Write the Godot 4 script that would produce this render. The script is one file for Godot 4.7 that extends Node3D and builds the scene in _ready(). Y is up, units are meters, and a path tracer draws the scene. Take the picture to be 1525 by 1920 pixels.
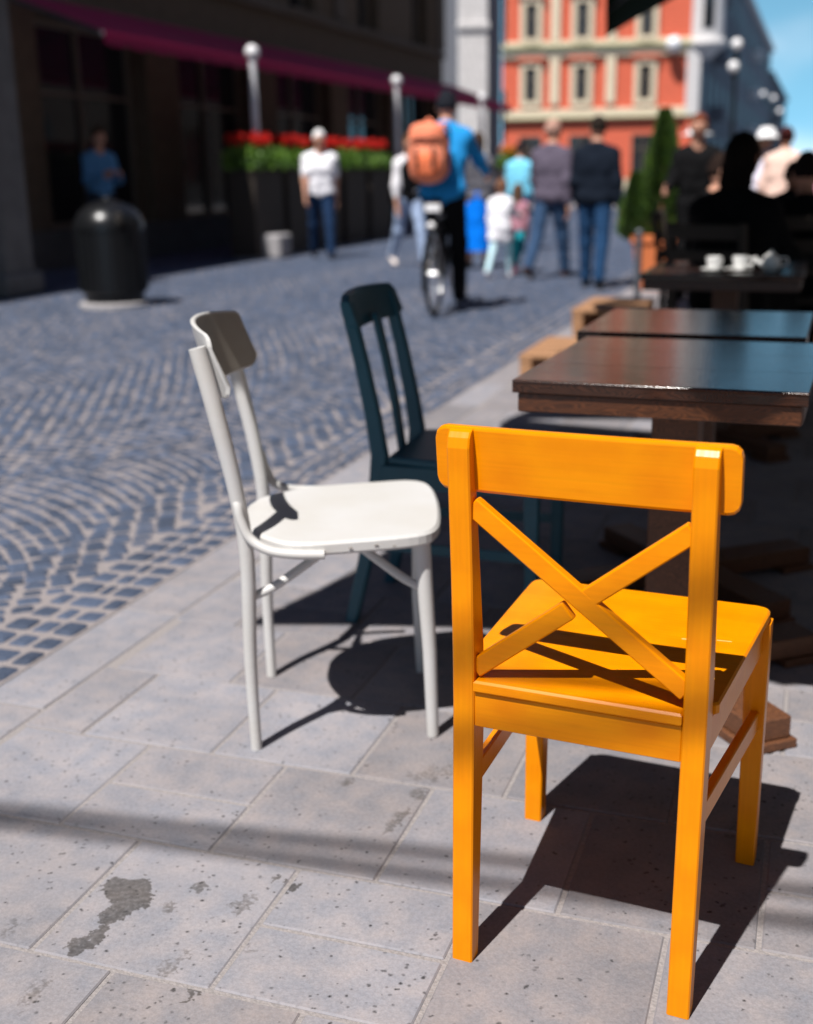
extends Node3D
# Pavement cafe beside a setted street. World: camera stands at x = z = 0, street frame is turned by STREET about y.

const STREET := 0.33
const KERB := -1.76
var M := {}
var taken := {}
var rng := RandomNumberGenerator.new()


class MB:
	var v := PackedVector3Array()
	var n := PackedVector3Array()
	var ix := PackedInt32Array()
	var uv := PackedVector2Array()

	func tri(a: Vector3, b: Vector3, c: Vector3, out := Vector3.ZERO) -> void:
		var nn := (b - a).cross(c - a).normalized()
		var at := v.size()
		v.append_array([a, b, c])
		uv.append_array([Vector2(a.x, a.y), Vector2(b.x, b.y), Vector2(c.x, c.y)])
		if out != Vector3.ZERO and nn.dot(out) < 0.0:
			nn = -nn
			ix.append_array([at, at + 1, at + 2])
		else:
			ix.append_array([at, at + 2, at + 1])
		n.append_array([nn, nn, nn])

	func quad(a: Vector3, b: Vector3, c: Vector3, d: Vector3, out := Vector3.ZERO) -> void:
		var nn := (c - a).cross(d - b).normalized()
		var at := v.size()
		v.append_array([a, b, c, d])
		uv.append_array([Vector2(0, 0), Vector2(1, 0), Vector2(1, 1), Vector2(0, 1)])
		if out != Vector3.ZERO and nn.dot(out) < 0.0:
			nn = -nn
			ix.append_array([at, at + 1, at + 2, at, at + 2, at + 3])
		else:
			ix.append_array([at, at + 2, at + 1, at, at + 3, at + 2])
		n.append_array([nn, nn, nn, nn])

	func box(c: Vector3, size: Vector3, b := 0.0, turn := Basis.IDENTITY) -> MB:
		var h := size * 0.5
		b = minf(b, minf(h.x, minf(h.y, h.z)) * 0.6)
		if b <= 0.0:
			for ax in 3:
				for s in [-1.0, 1.0]:
					var e := Vector3.ZERO
					e[ax] = s * h[ax]
					var p := Vector3.ZERO
					var q := Vector3.ZERO
					p[(ax + 1) % 3] = h[(ax + 1) % 3]
					q[(ax + 2) % 3] = h[(ax + 2) % 3]
					quad(c + turn * (e - p - q), c + turn * (e + p - q), c + turn * (e + p + q), c + turn * (e - p + q), turn * e)
			return self
		for ax in 3:
			var a1 := (ax + 1) % 3
			var a2 := (ax + 2) % 3
			for s in [-1.0, 1.0]:
				var e := Vector3.ZERO
				e[ax] = s * h[ax]
				var p := Vector3.ZERO
				var q := Vector3.ZERO
				p[a1] = h[a1] - b
				q[a2] = h[a2] - b
				quad(c + turn * (e - p - q), c + turn * (e + p - q), c + turn * (e + p + q), c + turn * (e - p + q), turn * e)
			for s1 in [-1.0, 1.0]:
				for s2 in [-1.0, 1.0]:
					var l := Vector3.ZERO
					l[ax] = h[ax] - b
					var u := Vector3.ZERO
					u[a1] = s1 * h[a1]
					u[a2] = s2 * (h[a2] - b)
					var w := Vector3.ZERO
					w[a1] = s1 * (h[a1] - b)
					w[a2] = s2 * h[a2]
					quad(c + turn * (u - l), c + turn * (u + l), c + turn * (w + l), c + turn * (w - l), turn * (u + w))
		for sx in [-1.0, 1.0]:
			for sy in [-1.0, 1.0]:
				for sz in [-1.0, 1.0]:
					var k := Vector3(sx, sy, sz)
					var i := Vector3(sx * (h.x - b), sy * (h.y - b), sz * (h.z - b))
					tri(c + turn * (i + Vector3(sx * b, 0, 0)), c + turn * (i + Vector3(0, sy * b, 0)), c + turn * (i + Vector3(0, 0, sz * b)), turn * k)
		return self

	# rings of equal count, each an outline; flat sides, capped
	func loft(rings: Array, caps := true) -> MB:
		var c := Vector3.ZERO
		for i in rings.size() - 1:
			var r0: PackedVector3Array = rings[i]
			var r1: PackedVector3Array = rings[i + 1]
			var m := r0.size()
			c = Vector3.ZERO
			for p in r0:
				c += p
			for p in r1:
				c += p
			c /= 2.0 * m
			for j in m:
				var k := (j + 1) % m
				quad(r0[j], r0[k], r1[k], r1[j], (r0[j] + r0[k] + r1[k] + r1[j]) * 0.25 - c)
		if caps:
			for e in [0, rings.size() - 1]:
				var r: PackedVector3Array = rings[e]
				var o: PackedVector3Array = rings[1 if e == 0 else e - 1]
				var mid := Vector3.ZERO
				var oth := Vector3.ZERO
				for p in r:
					mid += p
				for p in o:
					oth += p
				mid /= r.size()
				oth /= o.size()
				for j in r.size():
					tri(mid, r[j], r[(j + 1) % r.size()], mid - oth)
		return self

	func grid(rows: Array, closed_u := true) -> void:
		# smooth surface through rows of points
		var at := v.size()
		var m: int = rows[0].size()
		var acc := PackedVector3Array()
		acc.resize(rows.size() * m)
		for r in rows.size():
			for p in rows[r]:
				v.append(p)
				uv.append(Vector2(float(uv.size() - at) / m, float(r) / rows.size()))
		for r in rows.size() - 1:
			for j in (m if closed_u else m - 1):
				var k := (j + 1) % m
				var a := r * m + j
				var b := r * m + k
				var c := (r + 1) * m + k
				var d := (r + 1) * m + j
				ix.append_array([at + a, at + c, at + b, at + a, at + d, at + c])
				var nn := (v[at + c] - v[at + a]).cross(v[at + d] - v[at + b])
				acc[a] += nn
				acc[b] += nn
				acc[c] += nn
				acc[d] += nn
		for i in acc.size():
			n.append(acc[i].normalized())

	func tube(path: Array, radii: Variant, sides := 10, flat := 1.0, ref := Vector3.ZERO) -> MB:
		var rows := []
		var m := path.size()
		var side := Vector3.ZERO
		for i in m:
			var t: Vector3 = (path[mini(i + 1, m - 1)] - path[maxi(i - 1, 0)]).normalized()
			if i == 0:
				side = ref
				if side == Vector3.ZERO:
					side = Vector3.UP if absf(t.y) < 0.9 else Vector3.RIGHT
			side = (side - t * side.dot(t)).normalized()
			var other := t.cross(side)
			var row := PackedVector3Array()
			var r: float = radii[i] if radii is Array else radii
			for j in sides:
				var an := TAU * j / sides
				row.append(path[i] + (side * cos(an) * flat + other * sin(an)) * r)
			rows.append(row)
		var first: Vector3 = path[0]
		var last: Vector3 = path[m - 1]
		var t0: Vector3 = (path[0] - path[1]).normalized()
		var t1: Vector3 = (path[m - 1] - path[m - 2]).normalized()
		grid(rows)
		for j in sides:
			tri(first, rows[0][j], rows[0][(j + 1) % sides], t0)
			tri(last, rows[m - 1][j], rows[m - 1][(j + 1) % sides], t1)
		return self

	func capsule(a: Vector3, b: Vector3, ra: float, rb: float, sides := 8) -> MB:
		var t := (b - a).normalized()
		return tube([a - t * ra * 0.9, a - t * ra * 0.55, a, b, b + t * rb * 0.55, b + t * rb * 0.9], [ra * 0.4, ra * 0.83, ra, rb, rb * 0.83, rb * 0.4], sides)

	func lathe(prof: Array, sides := 20, at := Vector3.ZERO, smooth := true) -> MB:
		var rows := []
		for p in prof:
			var row := PackedVector3Array()
			for j in sides:
				var an := -TAU * j / sides
				row.append(at + Vector3(cos(an) * p.x, p.y, sin(an) * p.x))
			rows.append(row)
		if smooth:
			grid(rows)
		else:
			for i in rows.size() - 1:
				grid([rows[i], rows[i + 1]])
		for e in [0, rows.size() - 1]:
			if prof[e].x > 0.0005:
				var mid: Vector3 = at + Vector3(0, prof[e].y, 0)
				for j in sides:
					tri(mid, rows[e][j], rows[e][(j + 1) % sides], Vector3.DOWN if e == 0 else Vector3.UP)
		return self

	func ell(c: Vector3, r: Vector3, turn := Basis.IDENTITY, rings := 10, segs := 14, shape := {}) -> MB:
		var rows := []
		for i in rings + 1:
			var th := PI * (0.02 + 0.96 * i / rings)
			var row := PackedVector3Array()
			for j in segs:
				var ph := -TAU * j / segs
				var dir := Vector3(sin(th) * cos(ph), -cos(th), sin(th) * sin(ph))
				var k := bulge(dir, shape) if shape else 1.0
				row.append(c + turn * (dir * r * k))
			rows.append(row)
		grid(rows)
		return self

	func bulge(d: Vector3, shape: Dictionary) -> float:
		var q := 1.0
		if shape.kind == "face":
			q -= 0.10 * clampf(-d.y, 0, 1) * (1.0 - clampf(-d.z, 0, 1))
			q += 0.17 * exp(-(Vector3(0, -0.12, -0.99) - d).length_squared() / 0.018)
			q += 0.06 * exp(-(Vector3(0, -0.86, -0.5) - d).length_squared() / 0.05)
			q += 0.03 * exp(-(Vector3(0, 0.28, -0.95) - d).length_squared() / 0.05)
			for sx in [-1.0, 1.0]:
				q -= 0.05 * exp(-(Vector3(sx * 0.34, 0.06, -0.93) - d).length_squared() / 0.018)
			q -= 0.03 * exp(-(Vector3(0, -0.50, -0.86) - d).length_squared() / 0.006)
		elif shape.kind == "hair":
			var line := lerpf(shape.fringe, shape.drop, smoothstep(-0.75, 0.25, d.z))
			var on := smoothstep(line - 0.12, line + 0.08, d.y)
			q = lerpf(0.90, 1.12 + 0.025 * sin(d.x * 17.0 + d.z * 11.0) * sin(d.y * 13.0), on)
		elif shape.kind == "bag":
			q = lerpf(1.0, 1.0 / maxf(absf(d.x), maxf(absf(d.y), absf(d.z))), 0.35)
		return q

	# flat plate from an outline in x-z, with chamfered upper and lower rim
	func plate(outline: PackedVector2Array, y0: float, y1: float, b := 0.0) -> MB:
		var pts := outline
		if not Geometry2D.is_polygon_clockwise(pts):
			pts.reverse()
		var m := pts.size()
		var inset := PackedVector2Array()
		for i in m:
			var e0 := (pts[i] - pts[(i + m - 1) % m]).normalized()
			var e1 := (pts[(i + 1) % m] - pts[i]).normalized()
			var n0 := Vector2(e0.y, -e0.x)
			var n1 := Vector2(e1.y, -e1.x)
			var bis := (n0 + n1).normalized()
			inset.append(pts[i] + bis * b / maxf(0.4, bis.dot(n0)))
		if b > 0.0 and Geometry2D.is_point_in_polygon(inset[0], pts) == false:
			for i in m:
				inset[i] = pts[i] * 2.0 - inset[i]
		var tr := Geometry2D.triangulate_polygon(inset)
		for i in range(0, tr.size(), 3):
			var a := inset[tr[i]]
			var bb := inset[tr[i + 1]]
			var c := inset[tr[i + 2]]
			tri(Vector3(a.x, y1, a.y), Vector3(bb.x, y1, bb.y), Vector3(c.x, y1, c.y), Vector3.UP)
			tri(Vector3(a.x, y0, a.y), Vector3(bb.x, y0, bb.y), Vector3(c.x, y0, c.y), Vector3.DOWN)
		for i in m:
			var k := (i + 1) % m
			var e := (pts[k] - pts[i]).normalized()
			var out := Vector3(-e.y, 0, e.x)
			var probe := (pts[i] + pts[k]) * 0.5 + Vector2(out.x, out.z) * 0.0005
			if Geometry2D.is_point_in_polygon(probe, pts):
				out = -out
			var p0 := pts[i]
			var p1 := pts[k]
			var q0 := inset[i]
			var q1 := inset[k]
			quad(Vector3(p0.x, y0 + b, p0.y), Vector3(p1.x, y0 + b, p1.y), Vector3(p1.x, y1 - b, p1.y), Vector3(p0.x, y1 - b, p0.y), out)
			if b > 0.0:
				quad(Vector3(p0.x, y1 - b, p0.y), Vector3(p1.x, y1 - b, p1.y), Vector3(q1.x, y1, q1.y), Vector3(q0.x, y1, q0.y), out + Vector3.UP)
				quad(Vector3(p0.x, y0 + b, p0.y), Vector3(p1.x, y0 + b, p1.y), Vector3(q1.x, y0, q1.y), Vector3(q0.x, y0, q0.y), out + Vector3.DOWN)
		return self

	# smooth union of tapered capsules [a, b, ra, rb], meshed as surface nets
	func nets(bones: Array, soft: float, cell: float) -> MB:
		var lo := Vector3(1e9, 1e9, 1e9)
		var hi := -lo
		for b in bones:
			var r: float = maxf(b[2], b[3]) + soft * 0.3 + 2.0 * cell
			var rr := Vector3(r, r, r)
			lo = lo.min((b[0] as Vector3).min(b[1]) - rr)
			hi = hi.max((b[0] as Vector3).max(b[1]) + rr)
		var nx := int((hi.x - lo.x) / cell) + 2
		var ny := int((hi.y - lo.y) / cell) + 2
		var nz := int((hi.z - lo.z) / cell) + 2
		var f := PackedFloat32Array()
		f.resize(nx * ny * nz)
		f.fill(1.0)
		for b in bones:
			var a: Vector3 = b[0]
			var ab: Vector3 = b[1] - a
			var ra: float = b[2]
			var rb: float = b[3]
			var q := maxf(ab.length_squared(), 1e-8)
			var r := maxf(ra, rb) + soft + 1.5 * cell
			var l: Vector3 = ((b[0] as Vector3).min(b[1]) - Vector3(r, r, r) - lo) / cell
			var h: Vector3 = ((b[0] as Vector3).max(b[1]) + Vector3(r, r, r) - lo) / cell
			for z in range(maxi(0, int(l.z)), mini(nz, int(h.z) + 2)):
				for y in range(maxi(0, int(l.y)), mini(ny, int(h.y) + 2)):
					var at := (z * ny + y) * nx
					for x in range(maxi(0, int(l.x)), mini(nx, int(h.x) + 2)):
						var p := lo + Vector3(x, y, z) * cell - a
						var t := clampf(p.dot(ab) / q, 0.0, 1.0)
						var d := (p - ab * t).length() - ra - (rb - ra) * t
						var o := f[at + x]
						var g := maxf(soft - absf(o - d), 0.0)
						f[at + x] = minf(o, d) - g * g / soft * 0.25
		var ids := PackedInt32Array()
		ids.resize(nx * ny * nz)
		ids.fill(-1)
		var base := v.size()
		var step := [0, 1, nx, nx + 1, nx * ny, nx * ny + 1, nx * ny + nx, nx * ny + nx + 1]
		var corner := [Vector3(0, 0, 0), Vector3(1, 0, 0), Vector3(0, 1, 0), Vector3(1, 1, 0), Vector3(0, 0, 1), Vector3(1, 0, 1), Vector3(0, 1, 1), Vector3(1, 1, 1)]
		var edges := [[0, 1], [2, 3], [4, 5], [6, 7], [0, 2], [1, 3], [4, 6], [5, 7], [0, 4], [1, 5], [2, 6], [3, 7]]
		for z in nz - 1:
			for y in ny - 1:
				var row := (z * ny + y) * nx
				for x in nx - 1:
					var at := row + x
					var inside := 0
					if f[at] < 0.0:
						inside += 1
					for s in range(1, 8):
						if f[at + step[s]] < 0.0:
							inside += 1
					if inside == 0 or inside == 8:
						continue
					var sum := Vector3.ZERO
					var cnt := 0
					for e in edges:
						var d0 := f[at + step[e[0]]]
						var d1 := f[at + step[e[1]]]
						if (d0 < 0.0) != (d1 < 0.0):
							sum += (corner[e[0]] as Vector3).lerp(corner[e[1]], d0 / (d0 - d1))
							cnt += 1
					ids[at] = v.size()
					v.append(lo + (Vector3(x, y, z) + sum / cnt) * cell)
					uv.append(Vector2.ZERO)
					n.append(Vector3(f[at + 1] - f[at], f[at + nx] - f[at], f[at + nx * ny] - f[at]))
		var acc := PackedVector3Array()
		acc.resize(v.size() - base)
		var off := [1, nx, nx * ny]
		for z in range(1, nz - 1):
			for y in range(1, ny - 1):
				var row := (z * ny + y) * nx
				for x in range(1, nx - 1):
					var at := row + x
					var s0 := f[at] < 0.0
					for ax in 3:
						if s0 == (f[at + off[ax]] < 0.0):
							continue
						var u: int = off[(ax + 1) % 3]
						var w: int = off[(ax + 2) % 3]
						var a := ids[at]
						var b := ids[at - u]
						var c := ids[at - u - w]
						var d := ids[at - w]
						if a < 0 or b < 0 or c < 0 or d < 0:
							continue
						var nn := (v[c] - v[a]).cross(v[d] - v[b])
						if not s0:
							nn = -nn
							ix.append_array([a, b, c, a, c, d])
						else:
							ix.append_array([a, c, b, a, d, c])
						acc[a - base] += nn
						acc[b - base] += nn
						acc[c - base] += nn
						acc[d - base] += nn
		for i in acc.size():
			n[base + i] = acc[i].normalized() if acc[i] != Vector3.ZERO else Vector3.UP
		return self

	func mesh() -> ArrayMesh:
		var a := []
		a.resize(Mesh.ARRAY_MAX)
		a[Mesh.ARRAY_VERTEX] = v
		a[Mesh.ARRAY_NORMAL] = n
		a[Mesh.ARRAY_TEX_UV] = uv
		a[Mesh.ARRAY_INDEX] = ix
		var m := ArrayMesh.new()
		m.add_surface_from_arrays(Mesh.PRIMITIVE_TRIANGLES, a)
		return m


# ---------------------------------------------------------------- helpers
func lin(r: float, g: float, b: float) -> Color:
	return Color(r, g, b).linear_to_srgb()


func mat(key: String, r: float, g: float, b: float, rough := 0.8, metal := 0.0) -> StandardMaterial3D:
	var m := StandardMaterial3D.new()
	m.resource_name = key
	m.albedo_color = lin(r, g, b)
	m.roughness = rough
	m.metallic = metal
	M[key] = m
	return m


func textured(key: String, tex: Texture2D, scale: float, tint: Color, rough := 0.8, world := false, bump: Texture2D = null, depth := 0.1) -> StandardMaterial3D:
	var m := StandardMaterial3D.new()
	m.resource_name = key
	m.albedo_texture = tex
	m.albedo_color = tint
	m.roughness = rough
	m.uv1_triplanar = true
	m.uv1_world_triplanar = world
	m.uv1_scale = Vector3.ONE * scale
	if bump:
		m.heightmap_enabled = true
		m.heightmap_texture = bump
		m.heightmap_scale = depth
	M[key] = m
	return m


func noise_tex(sd: int, freq: float, lo: Color, hi: Color, size := 512, oct := 4) -> NoiseTexture2D:
	var fn := FastNoiseLite.new()
	fn.seed = sd
	fn.noise_type = FastNoiseLite.TYPE_SIMPLEX_SMOOTH
	fn.frequency = freq
	fn.fractal_octaves = oct
	var t := NoiseTexture2D.new()
	t.width = size
	t.height = size
	t.seamless = true
	t.noise = fn
	var g := Gradient.new()
	g.set_color(0, lo)
	g.set_color(1, hi)
	t.color_ramp = g
	return t


func numbered(called: String) -> String:
	var k: int = taken.get(called, 0)
	taken[called] = k + 1
	return called if k == 0 else "%s_%03d" % [called, k]


func tag(o: Node, label: String, category: String, group := "", kind := "") -> Node:
	if label:
		o.set_meta("label", label)
	if category:
		o.set_meta("category", category)
	if group:
		o.set_meta("group", group)
	if kind:
		o.set_meta("kind", kind)
	return o


func thing(called: String, label: String, category: String, at := Vector3.ZERO, turn := 0.0, group := "") -> Node3D:
	var o := Node3D.new()
	o.name = numbered(called)
	add_child(o)
	o.position = at
	o.rotation.y = turn
	tag(o, label, category, group)
	return o


func part(called: String, b: MB, m: Material, parent: Node) -> MeshInstance3D:
	var o := MeshInstance3D.new()
	o.name = called
	o.mesh = b.mesh()
	o.material_override = m
	parent.add_child(o, true)
	return o


func top(called: String, b: MB, m: Material, at := Vector3.ZERO, turn := 0.0) -> MeshInstance3D:
	var o := MeshInstance3D.new()
	o.name = numbered(called)
	o.mesh = b.mesh()
	o.material_override = m
	add_child(o)
	o.position = at
	o.rotation.y = turn
	return o


func P(x: float, z: float, y := 0.0) -> Vector3:
	return Vector3(x, y, -z)


func Z(x: float, y: float, z: float) -> Vector3:
	return Vector3(x, y, -z)


func S(l: float, s: float, y := 0.0) -> Vector3:
	# street frame (l across to the right, s along) to world
	return Vector3(l * cos(STREET) + s * sin(STREET), y, -(-l * sin(STREET) + s * cos(STREET)))


func rect(c: Vector3, hx: float, hz: float, b: float) -> PackedVector3Array:
	return PackedVector3Array([c + Vector3(hx - b, 0, hz), c + Vector3(hx, 0, hz - b), c + Vector3(hx, 0, -hz + b), c + Vector3(hx - b, 0, -hz), c + Vector3(-hx + b, 0, -hz), c + Vector3(-hx, 0, -hz + b), c + Vector3(-hx, 0, hz - b), c + Vector3(-hx + b, 0, hz)])


# bar of rectangular section from a to b; w across (in the plane of wide), t thick along thick
func bar(mb: MB, a: Vector3, b: Vector3, w: float, t: float, thick: Vector3, bevel := 0.002) -> MB:
	var y := (b - a).normalized()
	var z := (thick - y * thick.dot(y)).normalized()
	var x := y.cross(z)
	return mb.box((a + b) * 0.5, Vector3(w, (b - a).length(), t), bevel, Basis(x, y, z))


func bezier(a: Vector3, b: Vector3, c: Vector3, d: Vector3, k: int) -> Array:
	var o := []
	for i in k + 1:
		o.append(a.bezier_interpolate(b, c, d, float(i) / k))
	return o


func smooth_path(pts: Array, k: int) -> Array:
	var o := []
	var m := pts.size()
	for i in m - 1:
		for j in k:
			var p: Vector3 = pts[i]
			o.append(p.cubic_interpolate(pts[i + 1], pts[maxi(i - 1, 0)], pts[mini(i + 2, m - 1)], float(j) / k))
	o.append(pts[m - 1])
	return o


func in_view(p: Vector3, margin := 1.12) -> bool:
	# is a point of the ground inside the picture (used to choose which pieces are single parts)
	var q := p - Vector3(0, 1.15, 0)
	var f := Vector3(0, -sin(0.2781), -cos(0.2781))
	var u := Vector3(0, cos(0.2781), -sin(0.2781))
	var d := q.dot(f)
	return d > 0.3 and absf(q.x / d) < 0.3425 * margin and absf(q.dot(u) / d) < 0.4312 * margin


# ---------------------------------------------------------------- materials
func make_materials() -> void:
	# pavement stone: colour and relief computed once over a 4 m square of the real ground
	var size := 2048
	var scale := 4.0
	var layers := []
	for q in [[11, 0.0035, 3], [12, 0.02, 4], [13, 0.16, 3], [14, 0.11, 1], [15, 0.45, 1], [16, 0.045, 2]]:
		var fn := FastNoiseLite.new()
		fn.seed = q[0]
		fn.noise_type = FastNoiseLite.TYPE_SIMPLEX
		fn.frequency = q[1]
		fn.fractal_octaves = q[2]
		layers.append(fn.get_seamless_image(size, size).get_data())
	# stains seen on the flags, as outlines on the ground (x, z)
	var stains := []
	for s in [
		[[[-0.546, -1.597], [-0.515, -1.623], [-0.500, -1.664], [-0.516, -1.679], [-0.494, -1.715], [-0.530, -1.754], [-0.510, -1.785], [-0.486, -1.776], [-0.455, -1.783], [-0.436, -1.747], [-0.434, -1.713], [-0.449, -1.696], [-0.467, -1.670], [-0.486, -1.643], [-0.492, -1.615], [-0.512, -1.596], [-0.524, -1.576]], 0.36],
		[[[-0.377, -1.754], [-0.361, -1.765], [-0.343, -1.753], [-0.358, -1.744]], 0.45],
		[[[-0.308, -1.710], [-0.275, -1.724], [-0.255, -1.708], [-0.274, -1.686], [-0.290, -1.677]], 0.62],
		[[[-0.394, -1.545], [-0.367, -1.572], [-0.343, -1.578], [-0.356, -1.559], [-0.364, -1.536], [-0.383, -1.528]], 0.68],
		[[[-0.416, -1.698], [-0.405, -1.712], [-0.392, -1.700], [-0.397, -1.680], [-0.408, -1.680]], 0.60],
		[[[-0.341, -1.473], [-0.324, -1.490], [-0.310, -1.486], [-0.329, -1.470], [-0.334, -1.459]], 0.40],
		[[[-0.219, -1.760], [-0.201, -1.768], [-0.187, -1.752], [-0.201, -1.740], [-0.214, -1.743]], 0.30],
		[[[-0.240, -1.777], [-0.225, -1.784], [-0.225, -1.759], [-0.240, -1.761]], 0.40],
		[[[-0.022, -2.117], [0.031, -2.154], [0.086, -2.179], [0.084, -2.126], [0.030, -2.106]], 0.72],
		[[[-0.148, -2.095], [-0.128, -2.129], [-0.105, -2.120], [-0.121, -2.090]], 0.60],
		[[[-0.580, -1.468], [-0.571, -1.515], [-0.543, -1.526], [-0.552, -1.478], [-0.567, -1.450]], 0.72],
		[[[-0.660, -1.640], [-0.654, -1.676], [-0.641, -1.675], [-0.640, -1.633], [-0.653, -1.620]], 0.75],
		[[[-0.027, -1.990], [-0.002, -2.009], [-0.007, -1.980], [-0.037, -1.915], [-0.056, -1.912], [-0.042, -1.952]], 0.55],
		[[[-0.274, -1.583], [-0.250, -1.588], [-0.236, -1.575], [-0.255, -1.563]], 0.78],
		[[[-0.007, -2.059], [0.019, -2.079], [0.030, -2.068], [0.019, -2.028]], 0.60],
		[[[0.555, -1.896], [0.591, -1.923], [0.604, -1.902], [0.567, -1.869]], 0.70],
	]:
		var pts := PackedVector2Array()
		for p in s[0]:
			pts.append(Vector2(p[0], p[1]) / scale * size)
		stains.append([pts, s[1]])
	var dark := PackedFloat32Array()
	dark.resize(size * size)
	dark.fill(1.0)
	for s in stains:
		var pts: PackedVector2Array = s[0]
		var box := Rect2(pts[0], Vector2.ZERO)
		for p in pts:
			box = box.expand(p)
		for y in range(int(box.position.y) - 5, int(box.end.y) + 6):
			for x in range(int(box.position.x) - 5, int(box.end.x) + 6):
				var xi := posmod(x, size)
				var yi := posmod(y, size)
				var wob: float = (layers[2][yi * size + xi] / 255.0 - 0.5) * 9.0
				var wob2: float = (layers[5][yi * size + xi] / 255.0 - 0.5) * 20.0
				if Geometry2D.is_point_in_polygon(Vector2(x + wob, y + wob2), pts):
					dark[yi * size + xi] = minf(1.0, s[1] * (0.95 + 0.75 * pow(layers[2][yi * size + xi] / 255.0, 2.0) + 0.3 * (layers[5][yi * size + xi] / 255.0 - 0.4)))
	# pores in the stone: small dark holes, one to three touching
	var pits := PackedFloat32Array()
	pits.resize(size * size)
	pits.fill(1.0)
	var pr := RandomNumberGenerator.new()
	pr.seed = 77
	for i in 22000:
		var c := Vector2(pr.randf(), pr.randf()) * size
		if layers[0][int(c.y) * size + int(c.x)] / 255.0 < pr.randf() * 0.8:
			continue
		var deep := pr.randf_range(0.3, 0.92)
		var cc := c
		for q in 1 + int(5.0 * pow(pr.randf(), 2.5)):
			var r := pr.randf_range(0.35, 0.95) + 0.6 * pow(pr.randf(), 4.0)
			cc += Vector2(pr.randf_range(-1.4, 1.4), pr.randf_range(-1.1, 1.1))
			for y in range(int(cc.y - r - 1), int(cc.y + r + 2)):
				for x in range(int(cc.x - r - 1), int(cc.x + r + 2)):
					var d := Vector2(x, y).distance_to(cc)
					var at := posmod(y, size) * size + posmod(x, size)
					pits[at] = minf(pits[at], 1.0 - deep * clampf(r + 0.5 - d, 0.0, 1.0))
	var rgb := PackedByteArray()
	rgb.resize(size * size * 3)
	var rel := PackedByteArray()
	rel.resize(size * size)
	var l0: PackedByteArray = layers[0]
	var l1: PackedByteArray = layers[1]
	var l2: PackedByteArray = layers[2]
	var l4: PackedByteArray = layers[4]
	for i in size * size:
		var k := 0.72 + 0.22 * l0[i] / 255.0 + 0.20 * l1[i] / 255.0 + 0.20 * (l2[i] / 255.0 - 0.5) + 0.14 * (l4[i] / 255.0 - 0.5)
		var warm := (l1[i] - 128) / 255.0 * 0.05
		var h := 0.6 + 0.25 * (l2[i] / 255.0 - 0.5) + 0.3 * (l4[i] / 255.0 - 0.5)
		h -= 0.5 * (1.0 - pits[i])
		k *= pits[i]
		k *= dark[i]
		var st := 1.0 - dark[i]
		rgb[i * 3] = int(clampf(199.0 * sqrt(k) * (1.0 + warm), 0, 255))
		rgb[i * 3 + 1] = int(clampf(196.0 * sqrt(k) * (1.0 - 0.035 * st), 0, 255))
		rgb[i * 3 + 2] = int(clampf(204.0 * sqrt(k) * (1.0 - warm) * (1.0 - 0.085 * st), 0, 255))
		rel[i] = int(clampf(h, 0, 1) * 255)
	var stone := ImageTexture.create_from_image(Image.create_from_data(size, size, false, Image.FORMAT_RGB8, rgb))
	var relief := ImageTexture.create_from_image(Image.create_from_data(size, size, false, Image.FORMAT_L8, rel))
	for i in 6:
		var t: float = [0.69, 0.65, 0.715, 0.665, 0.70, 0.625][i]
		var w: float = [0.004, 0.012, -0.003, 0.008, 0.0, 0.006][i]
		textured("flag%d" % i, stone, 0.25, Color(t + w, t, t - w), 0.82, true, relief, 0.12)
	textured("mortar", noise_tex(31, 0.09, Color(0.48, 0.465, 0.465), Color(0.60, 0.575, 0.572)), 2.0, Color(1, 1, 1), 0.95, true, noise_tex(32, 0.15, Color.BLACK, Color.WHITE), 0.15)
	textured("sand", noise_tex(33, 0.12, Color(0.40, 0.39, 0.40), Color(0.68, 0.64, 0.635)), 2.3, Color(1, 1, 1), 0.95, true, noise_tex(34, 0.2, Color.BLACK, Color.WHITE), 0.3)
	var sett_tex := noise_tex(35, 0.05, Color(0.72, 0.73, 0.75), Color(1, 1, 1))
	var sett_bump := noise_tex(36, 0.07, Color.BLACK, Color.WHITE)
	for i in 8:
		var t: float = [0.9, 1.0, 1.12, 0.8, 1.22, 0.95, 1.06, 1.35][i]
		var m := textured("sett%d" % i, sett_tex, 3.0, lin(0.076 * t, 0.100 * t, 0.155 * t), 0.62, true, sett_bump, 0.35)
		m.metallic_specular = 0.4
	var sm := textured("sett_stuff", sett_tex, 3.0, Color.WHITE, 0.62, true, sett_bump, 0.35)
	sm.vertex_color_use_as_albedo = true
	sm.metallic_specular = 0.4
	var far := textured("asphalt", noise_tex(37, 0.08, lin(0.09, 0.105, 0.14), lin(0.13, 0.15, 0.19)), 0.6, Color.WHITE, 0.85, true)
	far.metallic_specular = 0.3
	# furniture
	var brush := noise_tex(41, 0.02, Color(0.965, 0.96, 0.955), Color(1, 1, 1), 512, 5)
	var fine := noise_tex(42, 0.09, Color.BLACK, Color.WHITE, 512, 3)
	# brushed-on paint over wood: faint streaks along the grain, a few denser and thinner patches
	var sn := FastNoiseLite.new()
	sn.seed = 43
	sn.frequency = 0.06
	sn.fractal_octaves = 4
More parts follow.
